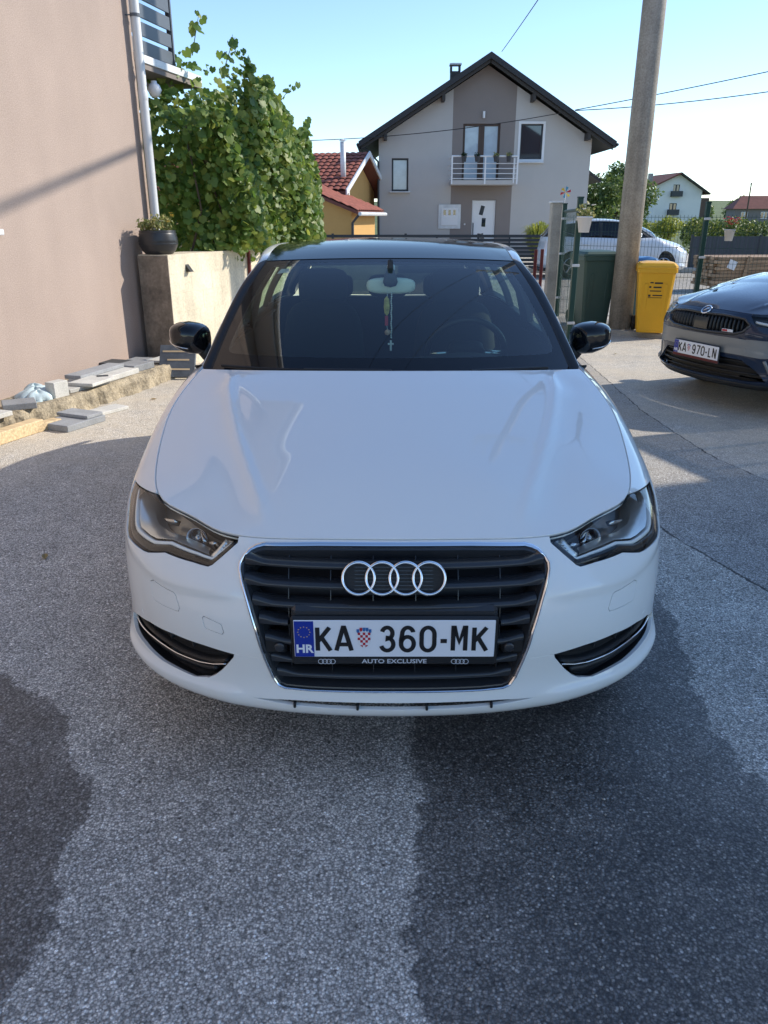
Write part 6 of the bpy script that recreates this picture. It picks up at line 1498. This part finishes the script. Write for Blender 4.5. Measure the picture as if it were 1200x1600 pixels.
for s in (-1, 1):
    f = (lambda q: list(q)) if s > 0 else mirror; L = (lambda q: q) if s > 0 else (lambda q: [(-p[0], p[1]) for p in q])
    v = bpy.data.objects.new('side_vent', None); link(v, sk); panel('vent_back', PD(Bs, .04), f(inset(SV, -.004)), [], .03, 'plastic_dark', v, depth=0)
    ribbon('vent_trim', PD(Bs, .004), L([(.60, .30), (.655, .185), (.70, .112), (.93, .125)]), .012, [(-1, -.02), (-1, .01), (1, .01), (1, -.02)], 'trim_reflection_grey', v, h=.03)
    ribbon('fog_lamp', PD(Bs, .012), L([(.66, .288), (.78, .308), (.92, .315)]), .012, [(-1, -.02), (-1, .004), (1, .006), (1, -.02)], 'lamp_silver', v, h=.03)
    h = bpy.data.objects.new('headlight', None); link(h, sk)
    panel('lens', Bs, f(inset(HEAD_OUT, .003)), [], .03, 'glass_clear', h, depth=0); panel('housing', PD(Bs, .05), f(inset(HEAD_OUT, -.004)), [], .03, 'plastic_grille', h, depth=0)
    ribbon('light_guide', PD(Bs, .014), L([(1.03, .566), (.93, .542), (.78, .550), (.60, .584), (.50, .60)]), .007, [(-1, -.02), (-1, .003), (1, .003), (1, -.02)], 'white_plastic', h, h=.03)
    for u in (.66, .80):
        cc = Bs(s*u, .615)[0]-normals_of(Bs, np.array([s*u]), np.array([.615]))[0]*.03; o = MB().lathe([(.024, .02), (.026, -.004), (.020, -.012), (.0005, -.016)], 16, (0, 0, 0), 'Y').obj('projector', 'reflector', h, True); o.location = cc
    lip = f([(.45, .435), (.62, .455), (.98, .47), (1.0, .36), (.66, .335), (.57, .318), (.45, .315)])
    panel('bumper_reflection', Bs, lip, [], .03, 'trim_reflection_grey', sk, depth=.004, off=.003)  # pale panel paints the sunlit ground's reflection onto the bumper
panel('bumper_reflection', Bs, rect(-.449, .449, .316, .432), [], .04, 'trim_reflection_grey', sk, depth=.004, off=.003)  # middle part of the same painted ground reflection
number_plate(sk, 0, -.026, .475, ('KA', '970'), 'LN', frame_text=False)
MB().box((0, -.021, .409), (.53, .012, .022), b=.002).obj('plate_frame_strip', 'rust_red', sk)
cs = bpy.data.objects.new('cabin', None); link(cs, sk)
MB().box((0, 1.75, .72), (1.45, .5, .42), b=.05).obj('dashboard', 'interior', cs)
for x in (-.37, .37):
    st = bpy.data.objects.new('front_seat', None); link(st, cs); st.location = (x, 2.45, .32); rblock('backrest', 'fabric_black', st, (0, .27, .47), (.52, .2, .66), (R(-14), 0, 0), taper=.2); rblock('headrest', 'fabric_black', st, (0, .37, .87), (.27, .11, .19)); rblock('seat_cushion', 'fabric_black', st, (0, -.05, .12), (.52, .56, .22))
MB().box((0, 2.9, .30), (1.5, 2.8, .04)).obj('cabin_floor', 'interior', cs)

# ------------------------------------------------------------------ silver compact car on the street
def warp_small(p):
    p = np.array(p, float); q = p.copy(); q[:, 0] *= .95; q[:, 1] = np.interp(p[:, 1], [-.2, 0, .87, 1.07, 1.3, 1.87, 2.6, 3.5, 4.31, 5], [-.2, 0, .80, .90, 1.02, 1.75, 2.45, 3.20, 3.95, 4.5]); q[:, 2] = p[:, 2]*1.05; return q
wc = thing('compact_car', 'silver white compact car standing on the street behind the pole', 'car', (8.12, 21.95, 0), R(90))
Bw, Hw, RFw, WSw = car_body(wc, warp_small, 'paint_silver', 'paint_silver', [sio], glass_name='glass_dark', fine=2., wheels=(.87, 3.507), mirror_mat='paint_silver')
panel('lower_intake', PD(Bw, .03), inset(sio, -.006), [], .05, 'plastic_dark', wc, depth=0)
for s in (-1, 1):
    f = (lambda q: list(q)) if s > 0 else mirror; h = bpy.data.objects.new('headlight', None); link(h, wc)
    panel('lens', Bw, f(inset(HEAD_OUT, .003)), [], .04, 'glass_clear', h, depth=0); panel('housing', PD(Bw, .03), f(inset(HEAD_OUT, -.004)), [], .04, 'lamp_silver', h, depth=0)
    k = uv_yz(2.05, .80, (2.2, .5)); ribbon('door_handle', Bw, [(s*k[0], k[1]), (s*(k[0]+.2), k[1])], .014, [(-1, 0), (-.5, .02), (.5, .02), (1, 0)], 'paint_silver', wc, h=.05)
    k = uv_yz(3.0, .82, (3.1, .5)); ribbon('door_handle', Bw, [(s*k[0], k[1]), (s*(k[0]+.2), k[1])], .014, [(-1, 0), (-.5, .02), (.5, .02), (1, 0)], 'paint_silver', wc, h=.05)

# loose grit and a few dry leaves on the yard
g = np.random.default_rng(21); n = 900; c = np.stack([g.uniform(-2.6, 3.2, n), g.uniform(1.0, 8.0, n), np.zeros(n)], 1); r = g.uniform(.0016, .0048, n)*(1+.5*(g.random(n) > .93)); c[:, 2] = r*.5
O6 = np.array([(1, 0, 0), (0, 1, 0), (-1, 0, 0), (0, -1, 0), (0, 0, .8), (0, 0, -.8)], float); F8 = np.array([(0, 1, 4), (1, 2, 4), (2, 3, 4), (3, 0, 4), (1, 0, 5), (2, 1, 5), (3, 2, 5), (0, 3, 5)])
V = (c[:, None]+(O6[None]*(1+.35*g.normal(size=(n, 6, 1))))*r[:, None, None]).reshape(-1, 3); F = (F8[None]+(np.arange(n)*6)[:, None, None]).reshape(-1, 3)
mat('grit_stone', (.50, .47, .42), .9, var=(40, .4)); o = fast_mesh('grit', V, F, 'grit_stone', None, kind='stuff'); tag(o, 'loose pale grit scattered over the asphalt yard', 'grit')
leafmat('leaf_dry', [(.20, .12, .04), (.30, .20, .07), (.16, .17, .05)], .2)
for k, (x, y, a, lb) in enumerate(((-1.62, 3.35, .4, 'small dry leaf lying in the car shade beside the front wheel'), (1.62, 5.9, 1.2, 'small dry leaf lying on sunlit paving beside the white car'), (-2.05, 6.75, 2.2, 'small dry leaf lying on asphalt below the slab plinth'), (2.75, 9.2, 3.0, 'small dry leaf lying near the kerb under the bins'))):
    V = [(0, -.03, .004), (.014, -.01, .010), (.012, .012, .012), (0, .035, .006), (-.012, .012, .011), (-.014, -.01, .009), (0, 0, .004)]; o = mob('fallen_leaf', V, [(0, 1, 6), (1, 2, 6), (2, 3, 6), (3, 4, 6), (4, 5, 6), (5, 0, 6)], 'leaf_dry'); o.location = (x, y, .002); o.rotation_euler = (0, 0, a); tag(o, lb, 'leaf', 'dry leaves on the yard')
